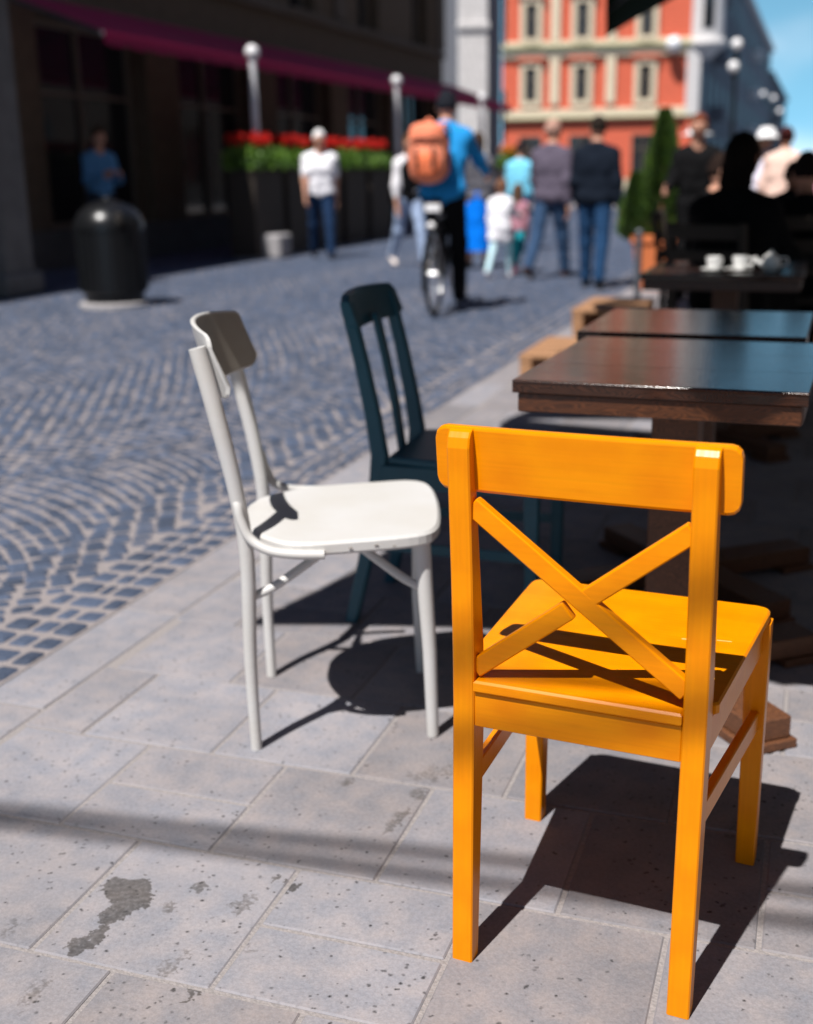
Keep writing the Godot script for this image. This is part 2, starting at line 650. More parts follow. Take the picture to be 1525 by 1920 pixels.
	for q in [["orange_paint", true], ["orange_paint_long", false]]:
		var im := Image.create(512, 512, false, Image.FORMAT_RGB8)
		var re := Image.create(512, 512, false, Image.FORMAT_L8)
		for y in 512:
			for x in 512:
				var mx := absi(256 - x)
				var my := absi(256 - y)
				var a := mx if q[1] else my
				var b := my if q[1] else mx
				var st := sn.get_noise_2d(a * 1.3, b * 0.05)
				var bl := sn.get_noise_2d(a * 0.12 + 300.0, b * 0.09)
				var kk := 0.975 + 0.028 * st + 0.04 * bl
				im.set_pixel(x, y, Color(kk, kk * (0.985 + 0.05 * bl), kk))
				re.set_pixel(x, y, Color(0.5 + 0.45 * st, 0, 0))
		var o := textured(q[0], ImageTexture.create_from_image(im), 3.0, lin(0.80, 0.262, 0.0), 0.3, false, ImageTexture.create_from_image(re), 0.018)
		o.metallic_specular = 0.3
	var w := textured("white_paint", noise_tex(44, 0.006, Color(0.965, 0.955, 0.935), Color(1.0, 1.0, 1.0), 512, 5), 1.3, lin(0.565, 0.565, 0.57), 0.42, false, fine, 0.015)
	w.metallic_specular = 0.4
	mat("orange_scrape", 0.72, 0.42, 0.12, 0.6)
	mat("paint_chip", 0.22, 0.19, 0.16, 0.8)
	textured("plywood", brush, 2.5, lin(0.34, 0.31, 0.27), 0.5)
	textured("teal_paint", brush, 2.5, lin(0.005, 0.08, 0.125), 0.45, false, fine, 0.015)
	# stained timber: long grain along x
	var gw := 1024
	var gh := 512
	var gn := FastNoiseLite.new()
	gn.seed = 51
	gn.frequency = 0.011
	gn.fractal_octaves = 3
	var gf := FastNoiseLite.new()
	gf.seed = 52
	gf.frequency = 0.3
	var grain := Image.create(gw, gh, false, Image.FORMAT_RGB8)
	var grel := Image.create(gw, gh, false, Image.FORMAT_L8)
	for y in gh:
		for x in gw:
			var q := gn.get_noise_2d(x * 0.22, y * 1.4) * 9.0 + y * 0.045
			var ring := 0.5 + 0.5 * sin(q * TAU)
			var f := gf.get_noise_2d(x * 0.05, y * 1.6)
			var k := 0.62 + 0.30 * ring + 0.16 * f
			grain.set_pixel(x, y, Color(k, k * 0.96, k * 0.92))
			grel.set_pixel(x, y, Color(0.5 + 0.3 * ring + 0.3 * f, 0, 0))
	var gt := ImageTexture.create_from_image(grain)
	var grt := ImageTexture.create_from_image(grel)
	var tt := textured("table_wood", gt, 1.6, lin(0.05, 0.02, 0.012), 0.15, false, grt, 0.02)
	tt.metallic_specular = 0.5
	textured("table_edge", gt, 1.6, lin(0.105, 0.038, 0.014), 0.42, false, grt, 0.04)
	textured("pedestal_wood", gt, 2.2, lin(0.20, 0.085, 0.04), 0.55, false, grt, 0.04)
	textured("pallet_wood", gt, 2.0, lin(0.62, 0.36, 0.20), 0.75, false, grt, 0.06)
	textured("folds", brush, 1.0, Color.WHITE, 0.9, false, noise_tex(71, 0.012, Color.BLACK, Color.WHITE, 256, 3), 1.0)
	# metals, cloth, skin
	mat("black_iron", 0.012, 0.013, 0.015, 0.3, 0.4)
	mat("steel", 0.5, 0.5, 0.52, 0.3, 0.9)
	mat("grey_metal", 0.12, 0.13, 0.15, 0.45, 0.5)
	mat("rubber", 0.012, 0.012, 0.013, 0.7)
	mat("white_metal", 0.75, 0.75, 0.78, 0.4)
	mat("reflector", 0.85, 0.85, 0.88, 0.15)
	var pg := mat("parasol", 0.012, 0.028, 0.022, 0.9)
	pg.rim_enabled = false
	var aw := mat("awning", 0.30, 0.01, 0.075, 0.9)
	aw.backlight_enabled = true
	aw.backlight = lin(0.5, 0.02, 0.14)
	mat("concrete", 0.30, 0.29, 0.30, 0.9)
	mat("terracotta", 0.58, 0.16, 0.05, 0.8)
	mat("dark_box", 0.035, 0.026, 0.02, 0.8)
	mat("soil", 0.03, 0.02, 0.014, 1.0)
	for l in [["leaf", 0.07, 0.15, 0.025], ["leaf_light", 0.13, 0.24, 0.03], ["thuja", 0.038, 0.08, 0.014], ["thuja_light", 0.075, 0.135, 0.018], ["geranium", 0.62, 0.018, 0.012], ["marigold", 0.6, 0.25, 0.02]]:
		var lm := mat(l[0], l[1], l[2], l[3], 0.6)
		lm.backlight_enabled = true
		lm.backlight = lin(l[1] * 0.8, l[2] * 0.9, l[3] * 0.6)
	# buildings
	var plaster := noise_tex(61, 0.02, Color(0.86, 0.86, 0.86), Color(1, 1, 1), 512, 5)
	for q in [["dark_stucco", 0.125, 0.09, 0.058], ["dark_trim", 0.13, 0.105, 0.08], ["plinth", 0.12, 0.115, 0.11], ["glare_pier_grey", 0.16, 0.155, 0.15], ["red_render", 0.74, 0.15, 0.08], ["cream", 0.80, 0.68, 0.50], ["white_render", 0.70, 0.68, 0.68], ["grey_render", 0.16, 0.17, 0.20], ["grey_render2", 0.11, 0.12, 0.145], ["beige_render", 0.5, 0.47, 0.45], ["added_side_render", 0.16, 0.14, 0.12]]:
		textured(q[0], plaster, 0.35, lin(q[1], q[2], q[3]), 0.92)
	mat("far_pane", 0.05, 0.055, 0.065, 0.4)
	mat("pane", 0.02, 0.022, 0.026, 0.06)
	mat("window_frame", 0.16, 0.13, 0.10, 0.6)
	mat("shadow_door", 0.02, 0.016, 0.013, 0.6)
	mat("roof", 0.10, 0.10, 0.115, 0.7)
	mat("olive_trim", 0.30, 0.33, 0.20, 0.9)
	mat("globe", 0.86, 0.86, 0.88, 0.25)
	mat("porcelain", 0.8, 0.8, 0.79, 0.25)


func cloth(r: float, g: float, b: float) -> StandardMaterial3D:
	var key := "cloth_%.3f_%.3f_%.3f" % [r, g, b]
	if not M.has(key):
		var m := mat(key, r, g, b, 0.9)
		m.metallic_specular = 0.22
		m.uv1_triplanar = true
		m.uv1_scale = Vector3.ONE * 1.6
		m.heightmap_enabled = true
		m.heightmap_texture = M.folds.heightmap_texture
		m.heightmap_scale = 2.2
	return M[key]



# ---------------------------------------------------------------- ground
func slab_mesh(w: float, d: float, h: float, b: float) -> ArrayMesh:
	return MB.new().box(Vector3(0, -h * 0.5, 0), Vector3(w, h, d), b).mesh()


func make_ground() -> void:
	var g := MB.new()
	g.quad(Vector3(-400, 0, 400), Vector3(400, 0, 400), Vector3(400, 0, -900), Vector3(-400, 0, -900), Vector3.UP)
	tag(top("ground", g, M.asphalt, Vector3(0, -0.06, 0)), "", "", "", "structure")
	# street: sand bed with granite setts in segmental arcs
	var bed := MB.new()
	bed.quad(Vector3(-9.6, 0, 8), Vector3(KERB, 0, 8), Vector3(KERB, 0, -42), Vector3(-9.6, 0, -42), Vector3.UP)
	var street := top("street", bed, M.sand, Vector3(0, -0.0008, 0), -STREET)
	tag(street, "", "", "", "structure")
	var far := MB.new()
	far.quad(Vector3(-60, 0, -42), Vector3(60, 0, -42), Vector3(60, 0, -420), Vector3(-60, 0, -420), Vector3.UP)
	tag(top("far_road", far, M.asphalt, Vector3(0, -0.004, 0), -STREET), "", "", "", "structure")
	var variants := []
	for i in 4:
		# a sett: split top, a little domed, uneven corners
		rng.seed = 100 + i
		var b := MB.new()
		var base := PackedVector3Array()
		var mid := PackedVector3Array()
		var crown := PackedVector3Array()
		var shoulder := PackedVector3Array()
		for j in 8:
			var q: Vector2 = [Vector2(1, 0.72), Vector2(0.74, 1), Vector2(-0.74, 1), Vector2(-1, 0.72), Vector2(-1, -0.72), Vector2(-0.74, -1), Vector2(0.74, -1), Vector2(1, -0.72)][j]
			q *= 0.5 * rng.randf_range(0.94, 1.02)
			base.append(Vector3(q.x, -0.6, q.y))
			mid.append(Vector3(q.x, -0.22, q.y))
			shoulder.append(Vector3(q.x * 0.88, rng.randf_range(-0.10, -0.06), q.y * 0.88))
			crown.append(Vector3(q.x * 0.55, rng.randf_range(-0.01, 0.01), q.y * 0.55))
		b.loft([base, mid, shoulder, crown])
		variants.append(b.mesh())
	rng.seed = 7
	var all := []
	# segmental arcs side by side, and two straight courses along the kerb
	var width := 1.83
	var radius := 1.19
	var half := asin(width * 0.5 / radius)
	for col in range(-4, 1):
		var lc := -2.27 + width * (col + 0.5)
		for k in range(-22, 490):
			var count := 28
			for j in count + 1:
				var an := half * (2.0 * (j + (0.5 if k % 2 == 0 else 0.0)) / count - 1.0) + rng.randf_range(-0.008, 0.008)
				if absf(an) > half + 0.01:
					continue
				var l := lc + radius * sin(an)
				var s := k * 0.079 + radius * (cos(an) - cos(half)) + rng.randf_range(-0.004, 0.004)
				if l > -2.018 or l < -9.5 or s < -1.2 or s > 38.0:
					continue
				var wide := radius * 2.0 * half / count * rng.randf_range(0.92, 0.985)
				all.append([l, s, -an + rng.randf_range(-0.05, 0.05), wide, 0.079 * cos(an) * rng.randf_range(0.85, 0.94), rng.randf_range(-0.004, 0.004), rng.randi() % 4, rng.randf(), Vector2(l * 0.946 + s * 0.324, -l * 0.324 + s * 0.946).length()])
	var cs := -1.0
	while cs < 38.0:
		var cut := rng.randf_range(-0.02, 0.02)
		for q in [[-1.995, -1.915 + cut], [-1.915 + cut, -1.84 - cut], [-1.84 - cut, KERB - 0.003]]:
			var l: float = (q[0] + q[1]) * 0.5
			all.append([l, cs, rng.randf_range(-0.03, 0.03), (q[1] - q[0]) * 0.92, 0.098 * rng.randf_range(0.84, 0.93), rng.randf_range(-0.003, 0.003), rng.randi() % 4, rng.randf(), Vector2(l * 0.946 + cs * 0.324, -l * 0.324 + cs * 0.946).length()])
		cs += 0.1
	all.sort_custom(func(a, b): return a[8] < b[8])
	var single := 0
	var rest := []
	for a in all:
		var basis := Basis(Vector3.UP, a[2]).scaled(Vector3.ONE) * Basis.from_scale(Vector3(a[3], 0.06, a[4]))
		var tf := Transform3D(basis, Vector3(a[0], a[5] + 0.0065, -a[1]))
		if single < 300 and in_view(S(a[0], a[1])):
			var o := MeshInstance3D.new()
			o.name = "sett"
			o.mesh = variants[a[6]]
			o.material_override = M["sett%d" % int(a[7] * 7.99)]
			street.add_child(o, true)
			o.transform = tf
			single += 1
		else:
			rest.append([tf, a[7], a[6]])
	var mm := MultiMesh.new()
	mm.transform_format = MultiMesh.TRANSFORM_3D
	mm.use_colors = true
	mm.mesh = variants[0]
	mm.instance_count = rest.size()
	for i in rest.size():
		mm.set_instance_transform(i, rest[i][0])
		var t: float = [0.9, 1.0, 1.12, 0.8, 1.22, 0.95, 1.06, 1.35][int(rest[i][1] * 7.99)]
		mm.set_instance_color(i, Color(0.076 * t, 0.100 * t, 0.155 * t))
	var mi := MultiMeshInstance3D.new()
	mi.name = "setts"
	mi.multimesh = mm
	mi.material_override = M.sett_stuff
	mi.set_meta("kind", "stuff")
	street.add_child(mi)
	# pavement: mortar bed with stone flags
	var pb := MB.new()
	pb.quad(Vector3(KERB, 0, 6), Vector3(4.4, 0, 6), Vector3(4.4, 0, -42), Vector3(KERB, 0, -42), Vector3.UP)
	var pave := top("pavement", pb, M.mortar, Vector3(0, -0.003, 0), -STREET)
	tag(pave, "", "", "", "structure")
	rng.seed = 21
	var flags := []
	var joint := 0.009
	for r in range(-3, 36):
		var s0 := 1.31 + 0.334 * r
		var shift: float = [-1.08, -1.255, -1.115, -0.928][posmod(r, 4)]
		var l: float = shift - 0.312 * ceilf((shift + 1.578) / 0.312)
		while l < 2.6:
			var a := maxf(l, -1.578)
			var b: float = l + 0.312
			if b - a > 0.05:
				var split := (r == 1 and (absf(l + 1.255) < 0.02 or absf(l - 0.0) < 0.03)) or rng.randf() < 0.05
				if split:
					flags.append([a, b, s0, s0 + 0.168])
					flags.append([a, b, s0 + 0.168, s0 + 0.334])
				else:
					flags.append([a, b, s0, s0 + 0.334])
			l = b
	for i in range(-2, 24):
		flags.append([KERB, -1.578, i * 0.62 + 0.2, i * 0.62 + 0.82])
	flags.sort_custom(func(a, b): return Vector2(a[0] + a[1], a[2] + a[3]).length() < Vector2(b[0] + b[1], b[2] + b[3]).length())
	var shapes := {}
	var count := 0
	var spare := MB.new()
	for f in flags:
		var w: float = snappedf(f[1] - f[0] - joint, 0.002)
		var d: float = snappedf(f[3] - f[2] - joint, 0.002)
		var key := "%.3f_%.3f" % [w, d]
		var at := Vector3((f[0] + f[1]) * 0.5, 0.003 + rng.randf_range(-0.0008, 0.0008), -(f[2] + f[3]) * 0.5)
		var tilt := Basis.from_euler(Vector3(rng.randf_range(-0.003, 0.003), rng.randf_range(-0.004, 0.004), rng.randf_range(-0.003, 0.003)))
		if count < 300 and in_view(S(at.x, -at.z)):
			if not shapes.has(key):
				shapes[key] = slab_mesh(w, d, 0.05, 0.0025)
			var o := MeshInstance3D.new()
			o.name = "paving_flag"
			o.mesh = shapes[key]
			o.material_override = M["flag%d" % rng.randi_range(0, 5)]
			pave.add_child(o, true)
			o.transform = Transform3D(tilt, at)
			count += 1
		else:
			spare.box(at + Vector3(0, -0.025, 0), Vector3(w, 0.05, d), 0.0025)
	var sp := part("paving_flags", spare, M.flag0, pave)
	sp.set_meta("kind", "stuff")


# ---------------------------------------------------------------- chairs
func orange_chair() -> void:
	var t := thing("orange_chair", "bright orange wooden chair with a cross back, nearest the camera", "chair", P(0.2208, 1.4792), -0.4213)
	var m: Material = M.orange_paint
	for s in [-1.0, 1.0]:
		var rings := []
		for q in [[0.0, 0.0, 0.029], [0.12, 0.003, 0.034], [0.30, 0.007, 0.042], [0.42, 0.010, 0.046], [0.50, 0.009, 0.043], [0.62, 0.004, 0.034], [0.74, -0.004, 0.027], [0.798, -0.008, 0.024], [0.812, -0.005, 0.0215], [0.819, 0.0, 0.017], [0.822, 0.006, 0.010]]:
			rings.append(rect(Z(s * 0.1629, q[0], q[1] + q[2] * 0.5), 0.016, q[2] * 0.5, 0.0022))
		part("rear_leg", MB.new().loft(rings), m, t)
		var fr := []
		for q in [[0.0, 0.031], [0.26, 0.0345], [0.335, 0.037], [0.385, 0.046], [0.441, 0.046]]:
			fr.append(rect(Z(s * (0.2057 - q[1] * 0.5), q[0], 0.4445), q[1] * 0.5, 0.0165, 0.0022))
		part("front_leg", MB.new().loft(fr), m, t)
		var sa := MB.new()
		bar(sa, Z(s * 0.168, 0.414, 0.05), Z(s * 0.186, 0.414, 0.43), 0.018, 0.052, Vector3.UP)
		part("side_apron", sa, m, t)
		var ss := MB.new()
		bar(ss, Z(s * 0.164, 0.287, 0.038), Z(s * 0.190, 0.270, 0.432), 0.015, 0.034, Vector3.UP)
		part("stretcher", ss, m, t)
	# top rail, bowed a little and rounded at its four corners
	var rows := []
	for i in 29:
		var q := (i - 14) / 14.0
		var x := signf(q) * 0.203 * (1.0 - pow(1.0 - absf(q), 1.7))
		var e := maxf(0.0, absf(x) - 0.188) / 0.015
		var cut := 0.015 * (1.0 - sqrt(maxf(0.0, 1.0 - e * e)))
		var z := 0.016 + 0.006 * pow(x / 0.2, 2.0)
		var y0 := 0.732 + cut
		var y1 := 0.824 - cut
		var lean := 0.010
		var r := 0.0045
		var ring := PackedVector3Array()
		for k in [[y0 + r, 0.0], [y1 - r, 0.0], [y1 - r * 0.3, r * 0.3], [y1, r], [y1, 0.018 - r], [y1 - r * 0.3, 0.018 - r * 0.3], [y1 - r, 0.018], [y0 + r, 0.018], [y0, 0.018 - r], [y0, r]]:
			ring.append(Z(x, k[0], z + k[1] - lean * (k[0] - 0.732) / 0.09))
		rows.append(ring)
	m = M.orange_paint_long
	part("top_rail", MB.new().loft(rows), m, t)
	var ax := MB.new()
	bar(ax, Z(-0.150, 0.7165, 0.014), Z(0.1495, 0.486, 0.026), 0.0275, 0.017, Vector3(0, 0, 1))
	part("cross_bar", ax, m, t)
	var ends := [Z(0.1495, 0.7105, 0.0145), Z(-0.150, 0.472, 0.0265)]
	var hit: Vector3 = (ends[0] as Vector3).lerp(ends[1], 0.505)
	for e in ends:
		var bx := MB.new()
		bar(bx, e, hit + (e - hit).normalized() * 0.0145, 0.0275, 0.0155, Vector3(0, 0, 1))
		part("cross_bar", bx, m, t)
	var seat := PackedVector2Array()
	for q in [[-0.1465, 0.006], [0.1465, 0.006], [0.1465, 0.058], [0.182, 0.058], [0.186, 0.064], [0.2025, 0.436], [0.2005, 0.449], [0.192, 0.458], [0.178, 0.462], [-0.178, 0.462], [-0.192, 0.458], [-0.2005, 0.449], [-0.2025, 0.436], [-0.186, 0.064], [-0.182, 0.058], [-0.1465, 0.058]]:
		seat.append(Vector2(q[0], -q[1]))
	part("seat", MB.new().plate(seat, 0.4422, 0.4602, 0.003), m, t)
	# scrapes in the paint of the seat
	for q in [[0.118, 0.4604, 0.275, 0.05, 0.0035, 0.2], [0.155, 0.4604, 0.285, 0.022, 0.002, 0.1]]:
		part("paint_scrape", MB.new().box(Z(q[0], q[1], q[2]), Vector3(q[3], 0.0008, q[4]), 0.0002, Basis(Vector3.UP, q[5])), M.orange_scrape, t)
	for s in [-1.0, 1.0]:
		part("foot_glide", MB.new().box(Z(s * 0.1629, -0.0005 + 0.0015, 0.0145), Vector3(0.028, 0.003, 0.024)), M.rubber, t)
	part("rear_apron", MB.new().box(Z(0, 0.4145, 0.021), Vector3(0.2935, 0.0535, 0.018), 0.0015), m, t)
	part("front_apron", MB.new().box(Z(0, 0.414, 0.446), Vector3(0.318, 0.052, 0.018), 0.0015), m, t)


func white_chair() -> void:
	var t := thing("white_chair", "white bentwood cafe chair with a curved backrest, seen from its side", "chair", P(-0.13, 2.43))
	var m: Material = M.white_paint
	for s in [-1.0, 1.0]:
		var wf := -0.180 if s < 0 else 0.196
		var wt := -0.205 if s < 0 else 0.185
		var df := 0.0 if s < 0 else -0.008
		var path := smooth_path([Z(-0.191 + df, 0.0, wf), Z(-0.193 + df, 0.20, wf * 1.02), Z(-0.187 + df, 0.42, lerpf(wf, wt, 0.5)), Z(-0.201 + df, 0.56, lerpf(wf, wt, 0.7)), Z(-0.226 + df, 0.70, wt), Z(-0.257 + df, 0.842, wt)], 4)
		var rad := []
		for i in path.size():
			var y: float = path[i].y
			rad.append(0.0115 + 0.0035 * smoothstep(0.0, 0.42, y) + 0.002 * smoothstep(0.5, 0.7, y))
		part("rear_leg", MB.new().tube(path, rad, 14), m, t)
		var fw := -0.134 if s < 0 else 0.205
		var ff := 0.179 if s < 0 else 0.160
		part("front_leg", MB.new().tube([Z(ff, 0.0, fw), Z(ff - 0.001, 0.004, fw), Z(ff - 0.006, 0.2, fw - 0.004), Z(0.160, 0.437, fw - 0.012)], [0.011, 0.0125, 0.0145, 0.0175], 14), m, t)
		# bent side brace from the rear leg down round the seat rim
		var sw := -1.0 if s < 0 else 1.0
		var base := -0.003 if s < 0 else 0.012
		part("side_brace", MB.new().tube(smooth_path([Z(-0.206, 0.555, base + sw * 0.186), Z(-0.198, 0.535, base + sw * 0.203), Z(-0.192, 0.505, base + sw * 0.208), Z(-0.176, 0.470, base + sw * 0.213), Z(-0.140, 0.450, base + sw * 0.226), Z(-0.09, 0.444, base + sw * 0.236), Z(-0.03, 0.443, base + sw * 0.238)], 5), 0.0098, 10), m, t)
		for q in [[-0.189, wf * 1.0, -0.02], [ff - 0.012, fw - 0.008, 0.0]]:
			part("stretcher", MB.new().tube(smooth_path([Z(q[0], 0.335, q[1]), Z(lerpf(q[0], 0.0, 0.25), 0.352, q[1] * 0.93), Z(lerpf(q[0], 0.0, 0.6), 0.392, q[1] * 0.82), Z(lerpf(q[0], 0.0, 0.95), 0.436, q[1] * 0.72)], 4), 0.0095, 10), m, t)
	var seat := PackedVector2Array()
	var pts := []
	for q in [[-0.213, 0.052], [-0.190, 0.115], [-0.130, 0.172], [-0.056, 0.208], [0.064, 0.234], [0.130, 0.244], [0.170, 0.225], [0.190, 0.175], [0.2, 0.06], [0.2, -0.06], [0.192, -0.135], [0.168, -0.178], [0.110, -0.203], [0.0, -0.227], [-0.075, -0.236], [-0.125, -0.215], [-0.180, -0.145], [-0.213, -0.05]]:
		pts.append(Vector3(q[0], 0, -q[1]))
	pts.append(pts[0])
	for p in smooth_path(pts, 3).slice(0, -1):
		seat.append(Vector2(p.x, p.z))
	part("seat", MB.new().plate(seat, 0.437, 0.4655, 0.006), m, t)
	# curved plywood backrest: painted outside, darker face turned to the sitter
	var rows := []
	var inner := []
	for i in 31:
		var uq := (i - 15) / 15.0
		var u := signf(uq) * (1.0 - pow(1.0 - absf(uq), 1.6))
		var w := u * 0.208 - 0.008
		var f := -0.236 - 0.060 * (1.0 - u * u)
		var e := maxf(0.0, absf(u) - 0.91) / 0.09
		var cut := 0.02 * (1.0 - sqrt(maxf(0.0, 1.0 - e * e)))
		var y1 := 0.866 + 0.014 * (1.0 - u * u) - cut
		var y0 := 0.745 - 0.004 * (1.0 - u * u) + cut
		var nrm := Vector3(1.0, 0, -0.6 * u).normalized() * 0.0105
		var a: Vector3 = Z(f + 0.030, y0, w)
		var b: Vector3 = Z(f, y1, w)
		rows.append(PackedVector3Array([a + Vector3(0, 0.002, 0), b - Vector3(0, 0.002, 0), b + nrm * 0.25 , b + nrm * 0.75, b + nrm - Vector3(0, 0.002, 0), a + nrm + Vector3(0, 0.002, 0), a + nrm * 0.75, a + nrm * 0.25]))
		inner.append(PackedVector3Array([a + nrm * 1.0 + Vector3(0.0012, 0.005, 0), b + nrm * 1.0 + Vector3(0.0012, -0.005, 0), b + nrm * 1.0 + Vector3(0.0004, -0.005, 0), a + nrm * 1.0 + Vector3(0.0004, 0.005, 0)]))
	var back := part("backrest", MB.new().loft(rows), m, t)
	part("inner_face", MB.new().loft(inner), M.plywood, back)
	for q in [[0.02, 0.4505], [0.105, 0.4475], [0.07, 0.452]]:
		part("paint_chip", MB.new().box(Z(q[0], q[1], -0.2255 + (q[0] - 0.02) * 0.22), Vector3(0.008, 0.0018, 0.0016), 0.0004, Basis(Vector3.UP, 0.2)), M.paint_chip, t)


func teal_chair() -> void:
	var t := thing("teal_chair", "dark teal wooden chair with an upright slat back, behind the white chair", "chair", P(0.188, 3.05), -0.30)
	var m: Material = M.teal_paint
	for s in [-1.0, 1.0]:
		var w0: float = s * 0.168
		var rings := []
		for q in [[0.0, -0.302, 0.016], [0.18, -0.258, 0.018], [0.36, -0.222, 0.021], [0.46, -0.213, 0.021], [0.56, -0.228, 0.019], [0.70, -0.256, 0.017], [0.825, -0.286, 0.016], [0.846, -0.291, 0.014]]:
			rings.append(rect(Z(q[1], q[0], w0), q[2], 0.0155, 0.004))
		part("rear_leg", MB.new().loft(rings), m, t)
		var fr := []
		for q in [[0.0, 0.013], [0.42, 0.019]]:
			fr.append(rect(Z(0.185, q[0], s * 0.185), q[1], q[1], 0.003))
		part("front_leg", MB.new().loft(fr), m, t)
		var ap := MB.new()
		bar(ap, Z(-0.205, 0.408, s * 0.178), Z(0.185, 0.408, s * 0.190), 0.016, 0.06, Vector3.UP)
		part("side_apron", ap, m, t)
		var st := MB.new()
		bar(st, Z(-0.235, 0.22, s * 0.168), Z(0.185, 0.22, s * 0.186), 0.014, 0.028, Vector3.UP)
		part("stretcher", st, m, t)
	for q in [[-0.205, 0.30], [0.187, 0.34]]:
		part("cross_apron", MB.new().box(Z(q[0], 0.408, 0), Vector3(0.016, 0.06, q[1]), 0.001), m, t)
	var slat := []
	for q in [[0.44, -0.205], [0.56, -0.222], [0.68, -0.245], [0.80, -0.272]]:
		slat.append(rect(Z(q[1], q[0], 0.0), 0.008, 0.017, 0.002))
	part("slat", MB.new().loft(slat), m, t)
	var rows := []
	for i in 17:
		var u := -1.0 + i / 8.0
		var w := u * 0.192
		var f := -0.270 - 0.028 * (1.0 - u * u)
		var e := maxf(0.0, absf(u) - 0.9) / 0.1
		var cut := 0.014 * (1.0 - sqrt(maxf(0.0, 1.0 - e * e)))
		var y0 := 0.776 + cut
		var y1 := 0.862 + 0.006 * (1.0 - u * u) - cut
		rows.append(PackedVector3Array([Z(f - 0.008, y0, w), Z(f - 0.028, y1 - 0.005, w), Z(f - 0.024, y1, w), Z(f - 0.010, y1, w), Z(f - 0.006, y1 - 0.005, w), Z(f + 0.014, y0, w)]))
	part("top_rail", MB.new().loft(rows), m, t)
	var seat := PackedVector2Array()
	var pts := []
	for q in [[-0.19, 0.175], [0.0, 0.205], [0.15, 0.215], [0.20, 0.20], [0.215, 0.15], [0.218, 0.0], [0.215, -0.15], [0.20, -0.20], [0.15, -0.215], [0.0, -0.205], [-0.19, -0.175], [-0.192, -0.14], [-0.192, 0.14]]:
		pts.append(Vector2(q[0], -q[1]))
	part("seat", MB.new().plate(PackedVector2Array(pts), 0.4385, 0.4585, 0.004), m, t)


func dining_table(label: String, l: float, s: float, w: float, d: float, turn: float) -> Node3D:
	var t := thing("cafe_table", label, "table", S(l, s), turn, "brown tables under the parasols")
	var y := 0.75
	# three planks side by side make the top, each with its own eased edge
	var n := 3
	for i in n:
		part("plank", MB.new().box(Vector3(0, y - 0.013, -d * 0.5 + d * (i + 0.5) / n), Vector3(w, 0.026, d / n - 0.0001), 0.0012), M.table_wood, t)
	for sgn in [-1.0, 1.0]:
		part("skirt_board", MB.new().box(Vector3(0, y - 0.046, sgn * (d * 0.5 - 0.018)), Vector3(w - 0.02, 0.038, 0.02), 0.002), M.table_edge, t)
		part("skirt_board", MB.new().box(Vector3(sgn * (w * 0.5 - 0.018), y - 0.046, 0), Vector3(0.02, 0.038, d - 0.058), 0.002), M.table_edge, t)
	for sgn in [-1.0, 1.0]:
		part("edge_nosing", MB.new().tube([Vector3(-w * 0.5 + 0.001, y - 0.0036, sgn * (d * 0.5 - 0.0026)), Vector3(w * 0.5 - 0.001, y - 0.0036, sgn * (d * 0.5 - 0.0026))], 0.0042, 14), M.table_wood, t)
	part("pedestal", MB.new().box(Vector3(0, 0.395, 0), Vector3(0.10, 0.655, 0.10), 0.004), M.pedestal_wood, t)
	part("top_cleat", MB.new().box(Vector3(0, 0.7145, 0), Vector3(w * 0.7, 0.018, 0.12), 0.002), M.pedestal_wood, t)
	for k in 2:
		var b := Basis(Vector3.UP, 0.72 if k == 0 else -0.86)
		part("foot_beam", MB.new().box(Vector3(0, 0.0455 + 0.001 * k, 0), Vector3(0.10, 0.048, 0.78), 0.003, b), M.pedestal_wood, t)
		for sgn in [-1.0, 1.0]:
			part("foot_pad", MB.new().box(b * Vector3(0, 0.011, sgn * 0.345) , Vector3(0.12, 0.02, 0.11), 0.002, b), M.pedestal_wood, t)
	return t


